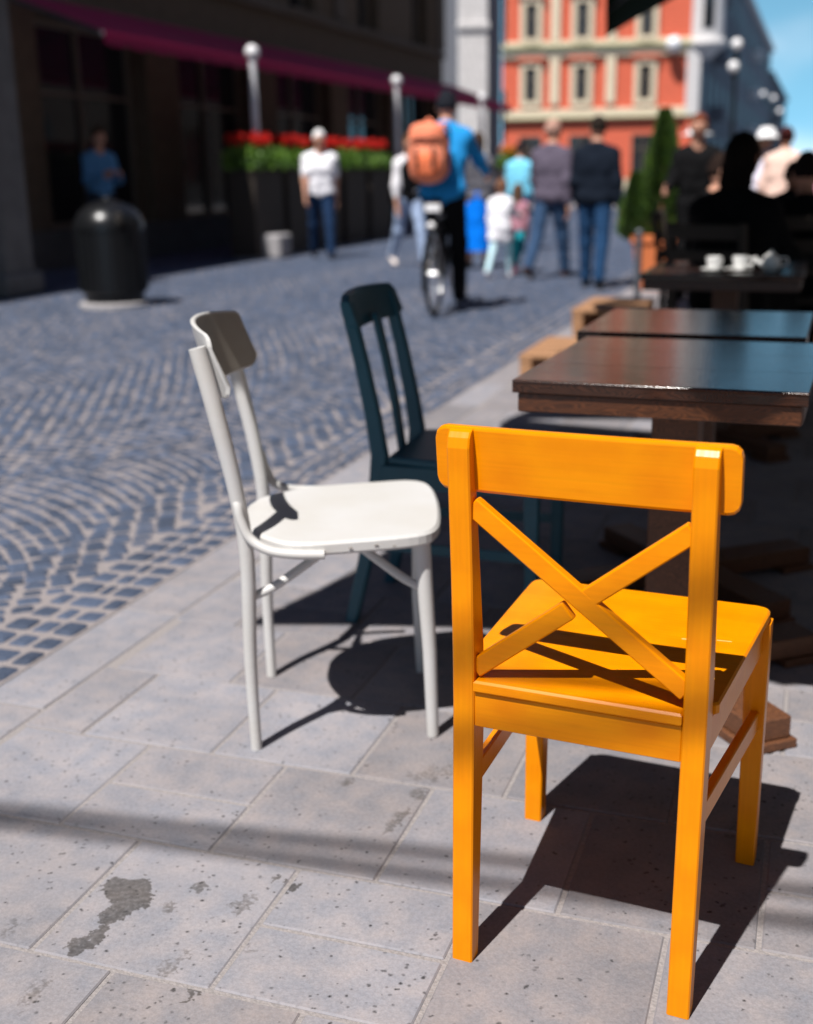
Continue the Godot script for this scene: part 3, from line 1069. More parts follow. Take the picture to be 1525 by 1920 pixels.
# ---------------------------------------------------------------- parasols, pallets, planter, post
func parasol(label: String, l: float, s: float, ribs := 8, arch := 0.03, edge_y := 2.40) -> void:
	var t := thing("parasol", label, "parasol", S(l, s), -STREET, "dark green parasols over the tables")
	var hw := 1.37
	var apex := Vector3(0, 2.98, 0)
	var edge := []
	var spots := []
	for k in 8:
		var q: Vector2 = [Vector2(-1, -1), Vector2(0, -1), Vector2(1, -1), Vector2(1, 0), Vector2(1, 1), Vector2(0, 1), Vector2(-1, 1), Vector2(-1, 0)][k]
		spots.append(Vector3(q.x * hw, edge_y, q.y * hw))
	if ribs == 4:
		spots = [spots[0], spots[2], spots[4], spots[6]]
	for k in ribs:
		var a: Vector3 = spots[k]
		var b: Vector3 = spots[(k + 1) % ribs]
		for i in 48 / ribs:
			var u := i * ribs / 48.0
			var p := a.lerp(b, u)
			var sag := 4.0 * u * (1.0 - u)
			p -= Vector3(p.x, 0, p.z).normalized() * sag * 0.17
			p.y += sag * arch
			edge.append(p)
	var can := MB.new()
	var rows := []
	for ring in [0.03, 0.25, 0.5, 0.75, 1.0]:
		var row := PackedVector3Array()
		for p in edge:
			var q: Vector3 = apex.lerp(p, ring)
			row.append(q)
		rows.append(row)
	can.grid(rows)
	part("canopy", can, M.parasol, t)
	var val := MB.new()
	var lower := PackedVector3Array()
	var upper := PackedVector3Array()
	for i in edge.size():
		upper.append(edge[i])
		lower.append(edge[i] + Vector3(0, -0.20, 0))
	val.grid([upper, lower])
	part("valance", val, M.parasol, t)
	for k in ribs:
		part("rib", MB.new().tube([apex + Vector3(0, -0.05, 0), spots[k] + Vector3(0, -0.025, 0)], 0.011, 6), M.grey_metal, t)
	for k in ribs:
		part("strut", MB.new().tube([Vector3(0, 2.55, 0), apex.lerp(spots[k], 0.5) + Vector3(0, -0.05, 0)], 0.008, 6), M.grey_metal, t)
	# hung from a mast that stands beside the tables
	part("mast", MB.new().tube(smooth_path([Vector3(2.0, 0.06, 0), Vector3(2.0, 1.6, 0), Vector3(1.98, 2.7, 0), Vector3(1.7, 3.15, 0), Vector3(1.0, 3.25, 0), Vector3(0, 3.16, 0)], 5), 0.035, 14), M.black_iron, t)
	part("hub", MB.new().lathe([Vector2(0.03, 2.5), Vector2(0.05, 2.52), Vector2(0.05, 2.6), Vector2(0.02, 2.62), Vector2(0.02, 3.15)], 14), M.black_iron, t)
	part("finial", MB.new().ell(Vector3(0, 3.03, 0), Vector3(0.04, 0.05, 0.04)), M.black_iron, t)
	part("base", MB.new().box(Vector3(2.0, 0.035, 0), Vector3(0.5, 0.06, 0.5), 0.01), M.concrete, t)


func pallet(label: String, l: float, s: float, turn: float, y := 0.0) -> void:
	var t := thing("wooden_pallet", label, "pallet", S(l, s, y), -STREET + turn, "pale pallets along the kerb")
	for i in 5:
		part("deck_board", MB.new().box(Vector3(0, 0.128, -0.34 + 0.17 * i), Vector3(0.44, 0.02, 0.12), 0.002), M.pallet_wood, t)
	for x in [-0.18, 0.0, 0.18]:
		part("stringer", MB.new().box(Vector3(x, 0.107, 0), Vector3(0.07, 0.021, 0.80), 0.002), M.pallet_wood, t)
		for z in [-0.35, 0.0, 0.35]:
			part("block", MB.new().box(Vector3(x, 0.0585, z), Vector3(0.07, 0.075, 0.09), 0.003), M.pallet_wood, t)
		part("bottom_board", MB.new().box(Vector3(x, 0.0105, 0), Vector3(0.07, 0.019, 0.80), 0.002), M.pallet_wood, t)


func spray(mb: MB, at: Vector3, dir: Vector3, len: float, wide: float) -> void:
	# a leaf-sized face, folded along its middle
	var d := dir.normalized()
	var side := d.cross(Vector3(rng.randf() - 0.5, rng.randf() - 0.5, rng.randf() - 0.5)).normalized() * wide * 0.5
	var up := side.cross(d).normalized() * wide * 0.25
	mb.tri(at, at + d * len * 0.5 + side + up, at + d * len)
	mb.tri(at, at + d * len, at + d * len * 0.5 - side + up)


func thuja(label: String, l: float, s: float, y: float, h: float, r: float, leafy: float, dark: Material, pale: Material) -> void:
	var t := thing("thuja", label, "shrub", S(l, s, y))
	part("trunk", MB.new().tube([Vector3(0, -0.02, 0), Vector3(0.01, h * 0.5, 0), Vector3(0, h * 0.85, 0)], [0.03, 0.02, 0.006], 8), M.pedestal_wood, t)
	var a := MB.new()
	var b := MB.new()
	for i in int(3600 * leafy):
		var u := pow(rng.randf(), 1.15)
		var an := rng.randf() * TAU
		var lump := 0.85 + 0.15 * sin(an * 3.0 + u * 9.0) + 0.1 * sin(an * 7.0 - u * 23.0)
		var rr := r * lump * (minf(1.0, u * 5.0 + 0.45)) * pow(1.0 - u, 0.75) * sqrt(rng.randf_range(0.35, 1.25)) + 0.012
		var p := Vector3(cos(an) * rr, 0.03 + u * h * 0.97, sin(an) * rr)
		spray(a if rng.randf() < 0.6 else b, p, Vector3(cos(an) * 0.6, 1.0, sin(an) * 0.6), 0.085, 0.036)
	part("crown", a, dark, t)
	part("new_growth", b, pale, t)


func flower_planter(label: String, flower_label: String, l: float, s: float, flower: Material) -> void:
	var t := thing("planter_box", label, "planter", S(l, s), -STREET, "planters at the foot of the awning")
	part("box", MB.new().box(Vector3(0, 0.62, 0), Vector3(0.42, 1.16, 0.95), 0.01), M.dark_box, t)
	part("rim", MB.new().box(Vector3(0, 1.215, 0), Vector3(0.46, 0.03, 0.99), 0.006), M.dark_box, t)
	part("plinth", MB.new().box(Vector3(0, 0.02, 0), Vector3(0.38, 0.04, 0.9), 0.004), M.concrete, t)
	part("soil", MB.new().box(Vector3(0, 1.235, 0), Vector3(0.38, 0.012, 0.9), 0.0), M.soil, t)
	var g := thing("geranium", flower_label, "plant", S(l, s, 1.23), -STREET, "flowers in the planters")
	var a := MB.new()
	var b := MB.new()
	var st := MB.new()
	for i in 900:
		var p := Vector3(rng.randf_range(-0.27, 0.27), 0, rng.randf_range(-0.52, 0.52))
		p.y = rng.randf_range(-0.06, 0.30) * (1.0 - 0.7 * pow(absf(p.x) / 0.3, 2.0)) + 0.02
		spray(a if rng.randf() < 0.5 else b, p, Vector3(p.x * 2.0, 0.6, rng.randf_range(-1, 1)), 0.075, 0.07)
	for i in 28:
		var x := rng.randf_range(-0.22, 0.22)
		var z := rng.randf_range(-0.48, 0.48)
		st.tube([Vector3(x * 0.6, 0.0, z), Vector3(x, 0.40, z)], 0.005, 5)
		var head := MB.new()
		for k in 36:
			var d := Vector3(rng.randfn(), rng.randfn(), rng.randfn()).normalized()
			spray(head, Vector3(x, 0.40 + rng.randf_range(-0.02, 0.05), z) + d * 0.03, d + Vector3(0, 0.3, 0), 0.045, 0.05)
		part("flower_head", head, flower, g)
	part("stems", st, M.leaf, g)
	part("leaves", a, M.leaf, g)
	part("pale_leaves", b, M.leaf_light, g)


func litter_bin() -> void:
	var t := thing("litter_bin", "black domed cast iron litter bin on the setts", "bin", P(-2.68, 11.2), -STREET)
	part("base", MB.new().lathe([Vector2(0.33, 0.0), Vector2(0.33, 0.035), Vector2(0.31, 0.05)], 28, Vector3.ZERO, false), M.concrete, t)
	var body := MB.new()
	body.lathe([Vector2(0.27, 0.05), Vector2(0.275, 0.12), Vector2(0.30, 0.14), Vector2(0.305, 0.70), Vector2(0.31, 0.72)], 28, Vector3.ZERO, false)
	part("body", body, M.black_iron, t)
	for i in 28:
		var an := TAU * i / 28.0
		part("rib", MB.new().box(Vector3(cos(an), 0, sin(an)) * 0.308 + Vector3(0, 0.42, 0), Vector3(0.016, 0.54, 0.02), 0.003, Basis(Vector3.UP, -an)), M.black_iron, t)
	part("dome", MB.new().lathe([Vector2(0.318, 0.70), Vector2(0.318, 0.745), Vector2(0.30, 0.80), Vector2(0.26, 0.86), Vector2(0.20, 0.91), Vector2(0.11, 0.945), Vector2(0.05, 0.955), Vector2(0.045, 0.975), Vector2(0.02, 0.99), Vector2(0.0, 0.992)], 28), M.black_iron, t)
	part("opening", MB.new().box(Vector3(0.2, 0.80, 0.17), Vector3(0.05, 0.10, 0.22), 0.01, Basis(Vector3.UP, 0.7)), M.shadow_door, t)


func bicycle() -> Transform3D:
	var heading := 0.24
	var t := thing("bicycle", "black bicycle with bright rear reflectors ridden up the street", "bicycle", P(0.262, 10.0), -heading)
	var m: Material = M.black_iron
	# rear hub above the origin, front along -z
	for w in 2:
		var c := Vector3(0, 0.34, -1.05 * w)
		var wheel := MB.new()
		var ring := []
		for i in 33:
			var an := TAU * i / 32.0
			ring.append(c + Vector3(0, sin(an), cos(an)) * 0.318)
		var wp := part("wheel", MB.new().tube([c - Vector3(0.05, 0, 0), c + Vector3(0.05, 0, 0)], 0.022, 10), M.steel, t)
		var ty := MB.new()
		var rows := []
		for i in 40:
			var an := TAU * i / 40.0
			var row := PackedVector3Array()
			for j in 8:
				var b := TAU * j / 8.0
				row.append(c + Vector3(0, sin(an), cos(an)) * (0.320 + 0.020 * cos(b)) + Vector3(0.019 * sin(b), 0, 0))
			rows.append(row)
		rows.append(rows[0])
		ty.grid(rows)
		part("tyre", ty, M.rubber, wp)
		var ri := MB.new()
		rows = []
		for i in 40:
			var an := TAU * i / 40.0
			var row := PackedVector3Array()
			for j in 4:
				var q: Vector2 = [Vector2(-1, -1), Vector2(1, -1), Vector2(1, 1), Vector2(-1, 1)][j]
				row.append(c + Vector3(0, sin(an), cos(an)) * (0.295 + 0.008 * q.y) + Vector3(0.012 * q.x, 0, 0))
			rows.append(row)
		rows.append(rows[0])
		ri.grid(rows)
		part("rim", ri, M.steel, wp)
		var sp := MB.new()
		for i in 20:
			var an := TAU * i / 20.0
			sp.tube([c + Vector3(0.02 * (1 if i % 2 else -1), 0, 0), c + Vector3(0, sin(an), cos(an)) * 0.29], 0.0016, 4)
		part("spokes", sp, M.steel, wp)
	var hub := Vector3(0, 0.34, 0)
	var bb := Vector3(0, 0.29, -0.43)
	var seat_top := Vector3(0, 0.78, -0.24)
	var head_t := Vector3(0, 0.86, -0.78)
	var head_b := Vector3(0, 0.70, -0.84)
	var fr := MB.new()
	for q in [[bb, seat_top, 0.016], [seat_top, head_t, 0.015], [bb, head_b, 0.018], [head_t, head_b, 0.019]]:
		fr.tube([q[0], q[1]], q[2], 10)
	for s in [-1.0, 1.0]:
		fr.tube([hub + Vector3(0.05 * s, 0, 0), seat_top + Vector3(0.012 * s, -0.04, 0)], 0.008, 8)
		fr.tube([hub + Vector3(0.05 * s, 0, 0), bb + Vector3(0.02 * s, 0, 0)], 0.009, 8)
	part("frame", fr, m, t)
	var fk := MB.new()
	for s in [-1.0, 1.0]:
		fk.tube([head_b + Vector3(0.02 * s, 0, 0), Vector3(0.05 * s, 0.34, -1.05)], 0.011, 8)
	part("fork", fk, m, t)
	part("seat_post", MB.new().tube([seat_top, Vector3(0, 0.90, -0.215)], 0.013, 8), M.steel, t)
	part("saddle", MB.new().ell(Vector3(0, 0.925, -0.19), Vector3(0.085, 0.035, 0.14)), M.rubber, t)
	part("handlebar", MB.new().tube(smooth_path([Vector3(-0.30, 1.0, -0.62), Vector3(-0.20, 1.03, -0.76), Vector3(0, 0.99, -0.76), Vector3(0.20, 1.03, -0.76), Vector3(0.30, 1.0, -0.62)], 4), 0.012, 8), M.steel, t)
	part("stem", MB.new().tube([head_t, Vector3(0, 0.99, -0.76)], 0.013, 8), M.steel, t)
	part("chainring", MB.new().tube([bb + Vector3(0.045, 0, 0), bb + Vector3(0.052, 0, 0)], 0.085, 20), M.steel, t)
	for s in [-1.0, 1.0]:
		var dr: Vector3 = Vector3(0, -0.16, 0.03) * s
		part("crank", MB.new().tube([bb + Vector3(0.07 * s, 0, 0), bb + Vector3(0.08 * s, 0, 0) + dr], 0.011, 8), M.steel, t)
		part("pedal", MB.new().box(bb + Vector3(0.125 * s, 0, 0) + dr, Vector3(0.09, 0.022, 0.075), 0.004), M.rubber, t)
	part("mudguard", mudguard(), m, t)
	part("reflector", MB.new().ell(Vector3(-0.005, 0.73, 0.075), Vector3(0.034, 0.034, 0.014)), M.reflector, t)
	part("reflector", MB.new().ell(Vector3(0.02, 0.655, 0.125), Vector3(0.03, 0.03, 0.014)), M.reflector, t)
	part("bag_patch", MB.new().box(Vector3(0, 0.875, 0.02), Vector3(0.13, 0.07, 0.03), 0.012), M.reflector, t)
	part("carrier", MB.new().box(Vector3(0, 0.72, 0.02), Vector3(0.12, 0.012, 0.34), 0.003), m, t)
	return t.transform


func mudguard() -> MB:
	var rows := []
	for i in 17:
		var an := -0.35 + 2.3 * i / 16.0
		var d := Vector3(0, sin(an), cos(an))
		var c := Vector3(0, 0.34, 0)
		rows.append(PackedVector3Array([c + d * 0.35 + Vector3(-0.028, 0, 0), c + d * 0.362, c + d * 0.35 + Vector3(0.028, 0, 0), c + d * 0.358]))
	var b := MB.new()
	b.loft(rows)
	return b


# ---------------------------------------------------------------- people
func hand(mb: MB, wrist: Vector3, dir: Vector3, palm: Vector3, out: Vector3, k: float) -> void:
	# palm plate, four fingers curling towards the palm side, thumb from the side of the palm
	var d := dir.normalized()
	var pn := (palm - d * palm.dot(d)).normalized()
	var side := d.cross(pn).normalized()
	if side.dot(out) < 0.0:
		side = -side
	mb.tube([wrist - d * 0.02 * k, wrist + d * 0.02 * k, wrist + d * 0.06 * k, wrist + d * 0.09 * k], [0.021 * k, 0.028 * k, 0.038 * k, 0.034 * k], 10, 0.42, pn)
	for i in 4:
		var o: float = (i - 1.5) * 0.0185 * k
		var p := wrist + d * 0.088 * k + side * o
		var ln: float = [0.036, 0.042, 0.039, 0.030][i] * k
		var path := [p]
		var dd := d
		for j in 3:
			dd = (dd + pn * (0.28 + 0.1 * j)).normalized()
			p += dd * ln * [1.0, 0.7, 0.55][j]
			path.append(p)
		mb.tube(path, [0.0092 * k, 0.0088 * k, 0.008 * k, 0.0062 * k], 7)
	var tp := wrist + d * 0.03 * k - side * 0.026 * k
	var td := (d * 0.75 - side * 0.65 + pn * 0.25).normalized()
	mb.tube([tp, tp + td * 0.035 * k, tp + (td * 0.035 + (td + d * 0.5).normalized() * 0.03) * k, tp + (td * 0.035 + (td + d * 0.9).normalized() * 0.05) * k], [0.0125 * k, 0.0105 * k, 0.0095 * k, 0.007 * k], 7)


func torso(tf: Transform3D, k: float, girth: float, x: float) -> Array:
	# short level capsules, joined softly
	var o := []
	for q in [[0.075, 0.0, 0.01, 0.098, 1], [0.06, 0.14, 0.0, 0.092, 1], [0.075, 0.28, 0.0, 0.102, 1], [0.085, 0.385, 0.0, 0.090, 0]]:
		var r: float = q[3] * k * (girth if q[4] else 1.0) + x
		o.append([tf * Vector3(-q[0] * girth, q[1], q[2]), tf * Vector3(q[0] * girth, q[1], q[2]), r, r])
	for sx in [-1.0, 1.0]:
		o.append([tf * Vector3(sx * 0.025, 0.505, 0.015), tf * Vector3(sx * 0.150 * girth, 0.428, 0.0), 0.045 * k + x * 0.8, 0.056 * k + x])
	return o


func person(c: Dictionary) -> Node3D:
	var hgt: float = c.h
	var k := hgt / 1.75
	var t := thing("person", c.label, "person", c.at, -float(c.face), c.get("group", ""))
	var girth: float = c.get("girth", 1.0)
	var hip := [c.get("hipL", 0.0), c.get("hipR", 0.0)]
	var knee := [c.get("kneeL", 0.05), c.get("kneeR", 0.05)]
	var sh := [c.get("shL", 0.0), c.get("shR", 0.0)]
	var el := [c.get("elL", 0.2), c.get("elR", 0.2)]
	var ab := [c.get("abL", 0.12), c.get("abR", 0.12)]
	var lean: float = c.get("lean", 0.03)
	var legs := []
	var low := 0.0
	for i in 2:
		var sx := -1.0 if i == 0 else 1.0
		var h0 := Vector3(sx * 0.088 * k, -0.03 * k, 0)
		var sp: float = c.get("spread", 0.03) * sx
		var d1 := Vector3(sp, -cos(hip[i]), -sin(hip[i])).normalized()
		var d2 := Vector3(sp * 0.3, -cos(hip[i] - knee[i]), -sin(hip[i] - knee[i])).normalized()
		var kn := h0 + d1 * 0.415 * k
		var an := kn + d2 * 0.41 * k
		legs.append([h0, kn, an])
		low = minf(low, an.y)
	var py: float = c.get("pelvis", -low + 0.075 * k)
	var up := Vector3(0, py, 0)
	for i in 2:
		for j in 3:
			legs[i][j] += up
	var tb := Basis(Vector3.RIGHT, -lean)
	var tf := Transform3D(tb.scaled(Vector3.ONE * k), up)
	var arms := []
	for i in 2:
		var sx := -1.0 if i == 0 else 1.0
		var s0: Vector3 = tf * Vector3(sx * 0.163 * girth, 0.430, 0.0)
		var d1 := Vector3(sx * sin(ab[i]), -cos(sh[i]) * cos(ab[i]), -sin(sh[i]) * cos(ab[i])).normalized()
		var d2 := Vector3(sx * sin(ab[i]) * c.get("fore_in", 0.4), -cos(sh[i] + el[i]), -sin(sh[i] + el[i])).normalized()
		var e0 := s0 + d1 * 0.285 * k
		arms.append([s0, e0, e0 + d2 * 0.25 * k, d2])
	# torso as short level capsules joined softly
	var head_at: Vector3 = tf * Vector3(0, 0.685, -0.035)
	var skin: Material = cloth(0.52, 0.28, 0.20) if not c.has("skin") else c.skin
	var body := MB.new()
	var bones: Array = torso(tf, k, girth, 0.0)
	bones.append([tf * Vector3(0, 0.49, 0.0), head_at - Vector3(0, 0.06, 0) * k, 0.058 * k, 0.052 * k])
	for i in 2:
		bones.append([legs[i][0], legs[i][1], 0.082 * k, 0.054 * k])
		bones.append([legs[i][1], legs[i][2], 0.054 * k, 0.036 * k])
		bones.append([arms[i][0], arms[i][1], 0.047 * k, 0.038 * k])
		bones.append([arms[i][1], arms[i][2], 0.038 * k, 0.026 * k])
	body.nets(bones, 0.05 * k, 0.024)
	var turn: float = c.get("look", 0.0)
	var hb := Basis(Vector3.UP, turn) * Basis(Vector3.RIGHT, c.get("nod", 0.0))
	var hs := (0.5 + 0.5 * k) if hgt < 1.4 else k
	body.ell(head_at, Vector3(0.077, 0.115, 0.096) * hs, hb, 18, 22, {"kind": "face"})
	for sx in [-1.0, 1.0]:
		body.ell(head_at + hb * (Vector3(sx * 0.078, -0.005, 0.008) * hs), Vector3(0.012, 0.032, 0.02) * hs, hb, 6, 8)
	for i in 2:
		hand(body, arms[i][2], arms[i][3], Vector3(1.0 if i == 0 else -1.0, 0, 0), Vector3(0, 0, 1), k)
	part("body", body, skin, t)
	for sx in [-1.0, 1.0]:
		part("eye", MB.new().ell(head_at + hb * (Vector3(sx * 0.031, 0.008, -0.083) * hs), Vector3(0.012, 0.008, 0.008) * hs, hb, 6, 8), M.rubber, t)
	part("mouth", MB.new().ell(head_at + hb * (Vector3(0, -0.056, -0.081) * hs), Vector3(0.021, 0.005, 0.008) * hs, hb, 6, 8), cloth(0.38, 0.12, 0.10), t)
	# hair
	var style: String = c.get("hair_style", "short")
	if style != "bald":
		var drop := {"short": -0.15, "long": -0.85, "bun": -0.30, "hood": -0.9}[style] as float
		var fringe := {"short": 0.42, "long": 0.40, "bun": 0.42, "hood": 0.38}[style] as float
		var hm := MB.new().ell(head_at, Vector3(0.079, 0.117, 0.098) * hs, hb, 18, 22, {"kind": "hair", "fringe": fringe, "drop": drop})
		if style == "long":
			hm.tube([head_at + hb * (Vector3(0, -0.02, 0.045) * hs), head_at + hb * (Vector3(0, -0.12, 0.06) * hs), head_at + hb * (Vector3(0, -0.24, 0.075) * hs)], [0.085 * hs, 0.09 * hs, 0.05 * hs], 12, 0.6, Vector3(0, 0, 1))
		elif style == "bun":
			hm.ell(head_at + hb * (Vector3(0, 0.05, 0.115) * hs), Vector3(0.042, 0.042, 0.038) * hs)
		part("hood" if style == "hood" else "hair", hm, c.hair, t)
	if c.has("hat"):
		part("hat", MB.new().lathe([Vector2(0.20, 0.03), Vector2(0.205, 0.036), Vector2(0.12, 0.055), Vector2(0.108, 0.10), Vector2(0.09, 0.145), Vector2(0.04, 0.16), Vector2(0, 0.162)], 20, head_at + Vector3(0, -0.01, 0)), c.hat, t)
	# clothes
	var shirt: Array = torso(tf, k, girth, 0.017)
	if c.get("coat", 0.0) > 0.0:
		for i in 2:
			shirt.append([legs[i][0], (legs[i][0] as Vector3).lerp(legs[i][1], c.coat), 0.115 * k, 0.135 * k])
	var sl: String = c.get("sleeve", "long")
	if sl != "none":
		for i in 2:
			var e1: Vector3 = arms[i][1]
			if sl == "short":
				shirt.append([arms[i][0], (arms[i][0] as Vector3).lerp(e1, 0.72), 0.064 * k, 0.060 * k])
			else:
				shirt.append([arms[i][0], e1, 0.063 * k, 0.052 * k])
				shirt.append([e1, e1.lerp(arms[i][2], 0.55 if sl == "rolled" else 0.93), 0.052 * k, 0.042 * k])
	part(c.get("top_name", "shirt"), MB.new().nets(shirt, 0.045 * k, 0.024), c.shirt, t)
	if c.has("vest"):
		part("waistcoat", MB.new().nets(torso(tf, k, girth, 0.026).slice(0, 4), 0.05 * k, 0.024), c.vest, t)
	if c.has("skirt"):
		var rows := []
		for i in 7:
			var u := i / 6.0
			var row := PackedVector3Array()
			for j in 24:
				var an := -TAU * j / 24.0
				var r := lerpf(0.14, 0.235, u) * k * (1.0 + 0.13 * u * sin(an * 5.0 + 1.0))
				row.append(Vector3(cos(an) * r, lerpf(py + 0.06 * k, 0.24 * k, u), sin(an) * r * 0.8))
			rows.append(row)
		rows.reverse()
		var sk := MB.new()
		sk.grid(rows)
		part("skirt", sk, c.skirt, t)
	else:
		var tr := [torso(tf, k, girth, 0.012)[0]]
		var wide: float = c.get("leg_fit", 1.0)
		for i in 2:
			tr.append([legs[i][0], legs[i][1], 0.099 * k, 0.074 * k * wide])
			tr.append([legs[i][1], (legs[i][1] as Vector3).lerp(legs[i][2], 0.97), 0.074 * k * wide, 0.060 * k * wide])
		part("trousers", MB.new().nets(tr, 0.035 * k, 0.024), c.legs, t)
	for i in 2:
		var an: Vector3 = legs[i][2]
		var kn: Vector3 = legs[i][1]
		var shin := (an - kn).normalized()
		var toe := Vector3(0, 0, -1) - shin * Vector3(0, 0, -1).dot(shin)
		toe = (toe.normalized() + Vector3(0, 0.0, -0.3)).normalized()
		if an.y - py < low + 0.02 * k:
			toe = Vector3(0, 0, -1)
		var sole := an + shin * 0.042 * k
		part("shoe", MB.new().tube([sole - toe * 0.075 * k, sole - toe * 0.06 * k, sole - toe * 0.01 * k + Vector3(0, 0.008, 0) * k, sole + toe * 0.07 * k, sole + toe * 0.14 * k, sole + toe * 0.175 * k], [0.022 * k, 0.034 * k, 0.042 * k, 0.038 * k, 0.036 * k, 0.02 * k], 12, 0.78, Vector3.UP).capsule(an - shin * 0.03 * k, sole, 0.036 * k, 0.036 * k), c.shoes, t)
	return t


func backpack(at: Vector3, turn: float) -> void:
	var t := thing("backpack", "orange backpack worn by the cyclist", "backpack", at, turn)
	var m := cloth(0.90, 0.30, 0.18)
	part("bag", MB.new().ell(Vector3(0, 0, 0), Vector3(0.17, 0.23, 0.12), Basis.IDENTITY, 14, 20, {"kind": "bag"}), m, t)
	part("pocket", MB.new().ell(Vector3(0, -0.08, 0.09), Vector3(0.12, 0.10, 0.055), Basis.IDENTITY, 10, 16, {"kind": "bag"}), cloth(0.80, 0.20, 0.09), t)
	part("flap", MB.new().ell(Vector3(0, 0.15, 0.02), Vector3(0.15, 0.10, 0.115), Basis.IDENTITY, 10, 16, {"kind": "bag"}), cloth(0.86, 0.26, 0.15), t)
	part("zip", MB.new().tube(smooth_path([Vector3(-0.15, -0.10, 0.06), Vector3(-0.14, 0.08, 0.10), Vector3(0, 0.13, 0.145), Vector3(0.14, 0.08, 0.10), Vector3(0.15, -0.10, 0.06)], 4), 0.006, 6), M.rubber, t)
	part("grab_loop", MB.new().tube(smooth_path([Vector3(-0.04, 0.225, -0.03), Vector3(0, 0.275, -0.03), Vector3(0.04, 0.225, -0.03)], 4), 0.009, 6), m, t)
	for s in [-1.0, 1.0]:
		part("buckle_strap", MB.new().box(Vector3(0.07 * s, -0.03, 0.15), Vector3(0.025, 0.17, 0.012), 0.003), M.rubber, t)
		part("strap", MB.new().tube(smooth_path([Vector3(0.08 * s, 0.17, -0.06), Vector3(0.10 * s, 0.24, -0.14), Vector3(0.12 * s, 0.18, -0.27), Vector3(0.13 * s, 0.0, -0.27), Vector3(0.13 * s, -0.15, -0.08)], 4), 0.017, 8, 0.5), m, t)


func cafe_chair(label: String, at: Vector3, turn: float) -> void:
	var t := thing("dark_chair", label, "chair", at, turn, "dark chairs in the shade")
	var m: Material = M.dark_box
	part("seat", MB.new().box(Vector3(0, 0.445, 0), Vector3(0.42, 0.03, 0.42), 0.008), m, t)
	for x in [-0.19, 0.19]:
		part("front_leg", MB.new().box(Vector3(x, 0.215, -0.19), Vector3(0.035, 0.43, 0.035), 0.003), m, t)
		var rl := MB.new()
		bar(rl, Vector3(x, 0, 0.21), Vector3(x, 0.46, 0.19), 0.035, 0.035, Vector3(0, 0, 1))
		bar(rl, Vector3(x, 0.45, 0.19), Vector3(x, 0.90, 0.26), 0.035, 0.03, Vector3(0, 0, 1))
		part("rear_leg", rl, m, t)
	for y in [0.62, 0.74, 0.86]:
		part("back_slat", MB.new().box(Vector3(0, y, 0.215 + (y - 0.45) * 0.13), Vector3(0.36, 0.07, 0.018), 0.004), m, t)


# ---------------------------------------------------------------- buildings and street furniture
func window(parent: Node, c: Vector3, w: float, h: float, frame: Material, pane: Material, depth := 0.06) -> void:
	# opening facing +z of the parent, pane set back between frame members, cross bars in front
	var f := MB.new()
	var b := 0.07
	f.box(c + Vector3(-w * 0.5 + b * 0.5, 0, 0), Vector3(b, h, depth))
	f.box(c + Vector3(w * 0.5 - b * 0.5, 0, 0), Vector3(b, h, depth))
	f.box(c + Vector3(0, h * 0.5 - b * 0.5, 0), Vector3(w - 2.0 * b - 0.002, b, depth - 0.006))
	f.box(c + Vector3(0, -h * 0.5 + b * 0.5, 0), Vector3(w - 2.0 * b - 0.002, b, depth - 0.006))
	f.box(c + Vector3(0, 0, -0.004), Vector3(0.05, h - 2.0 * b - 0.002, depth - 0.02))
	f.box(c + Vector3(0, h * 0.16, 0.0), Vector3(w - 2.0 * b - 0.004, 0.05, depth - 0.03))
	var win := part("window", f, frame, parent)
	part("pane", MB.new().box(c + Vector3(0, 0, -depth * 0.3), Vector3(w - 0.02, h - 0.02, 0.012)), pane, win)


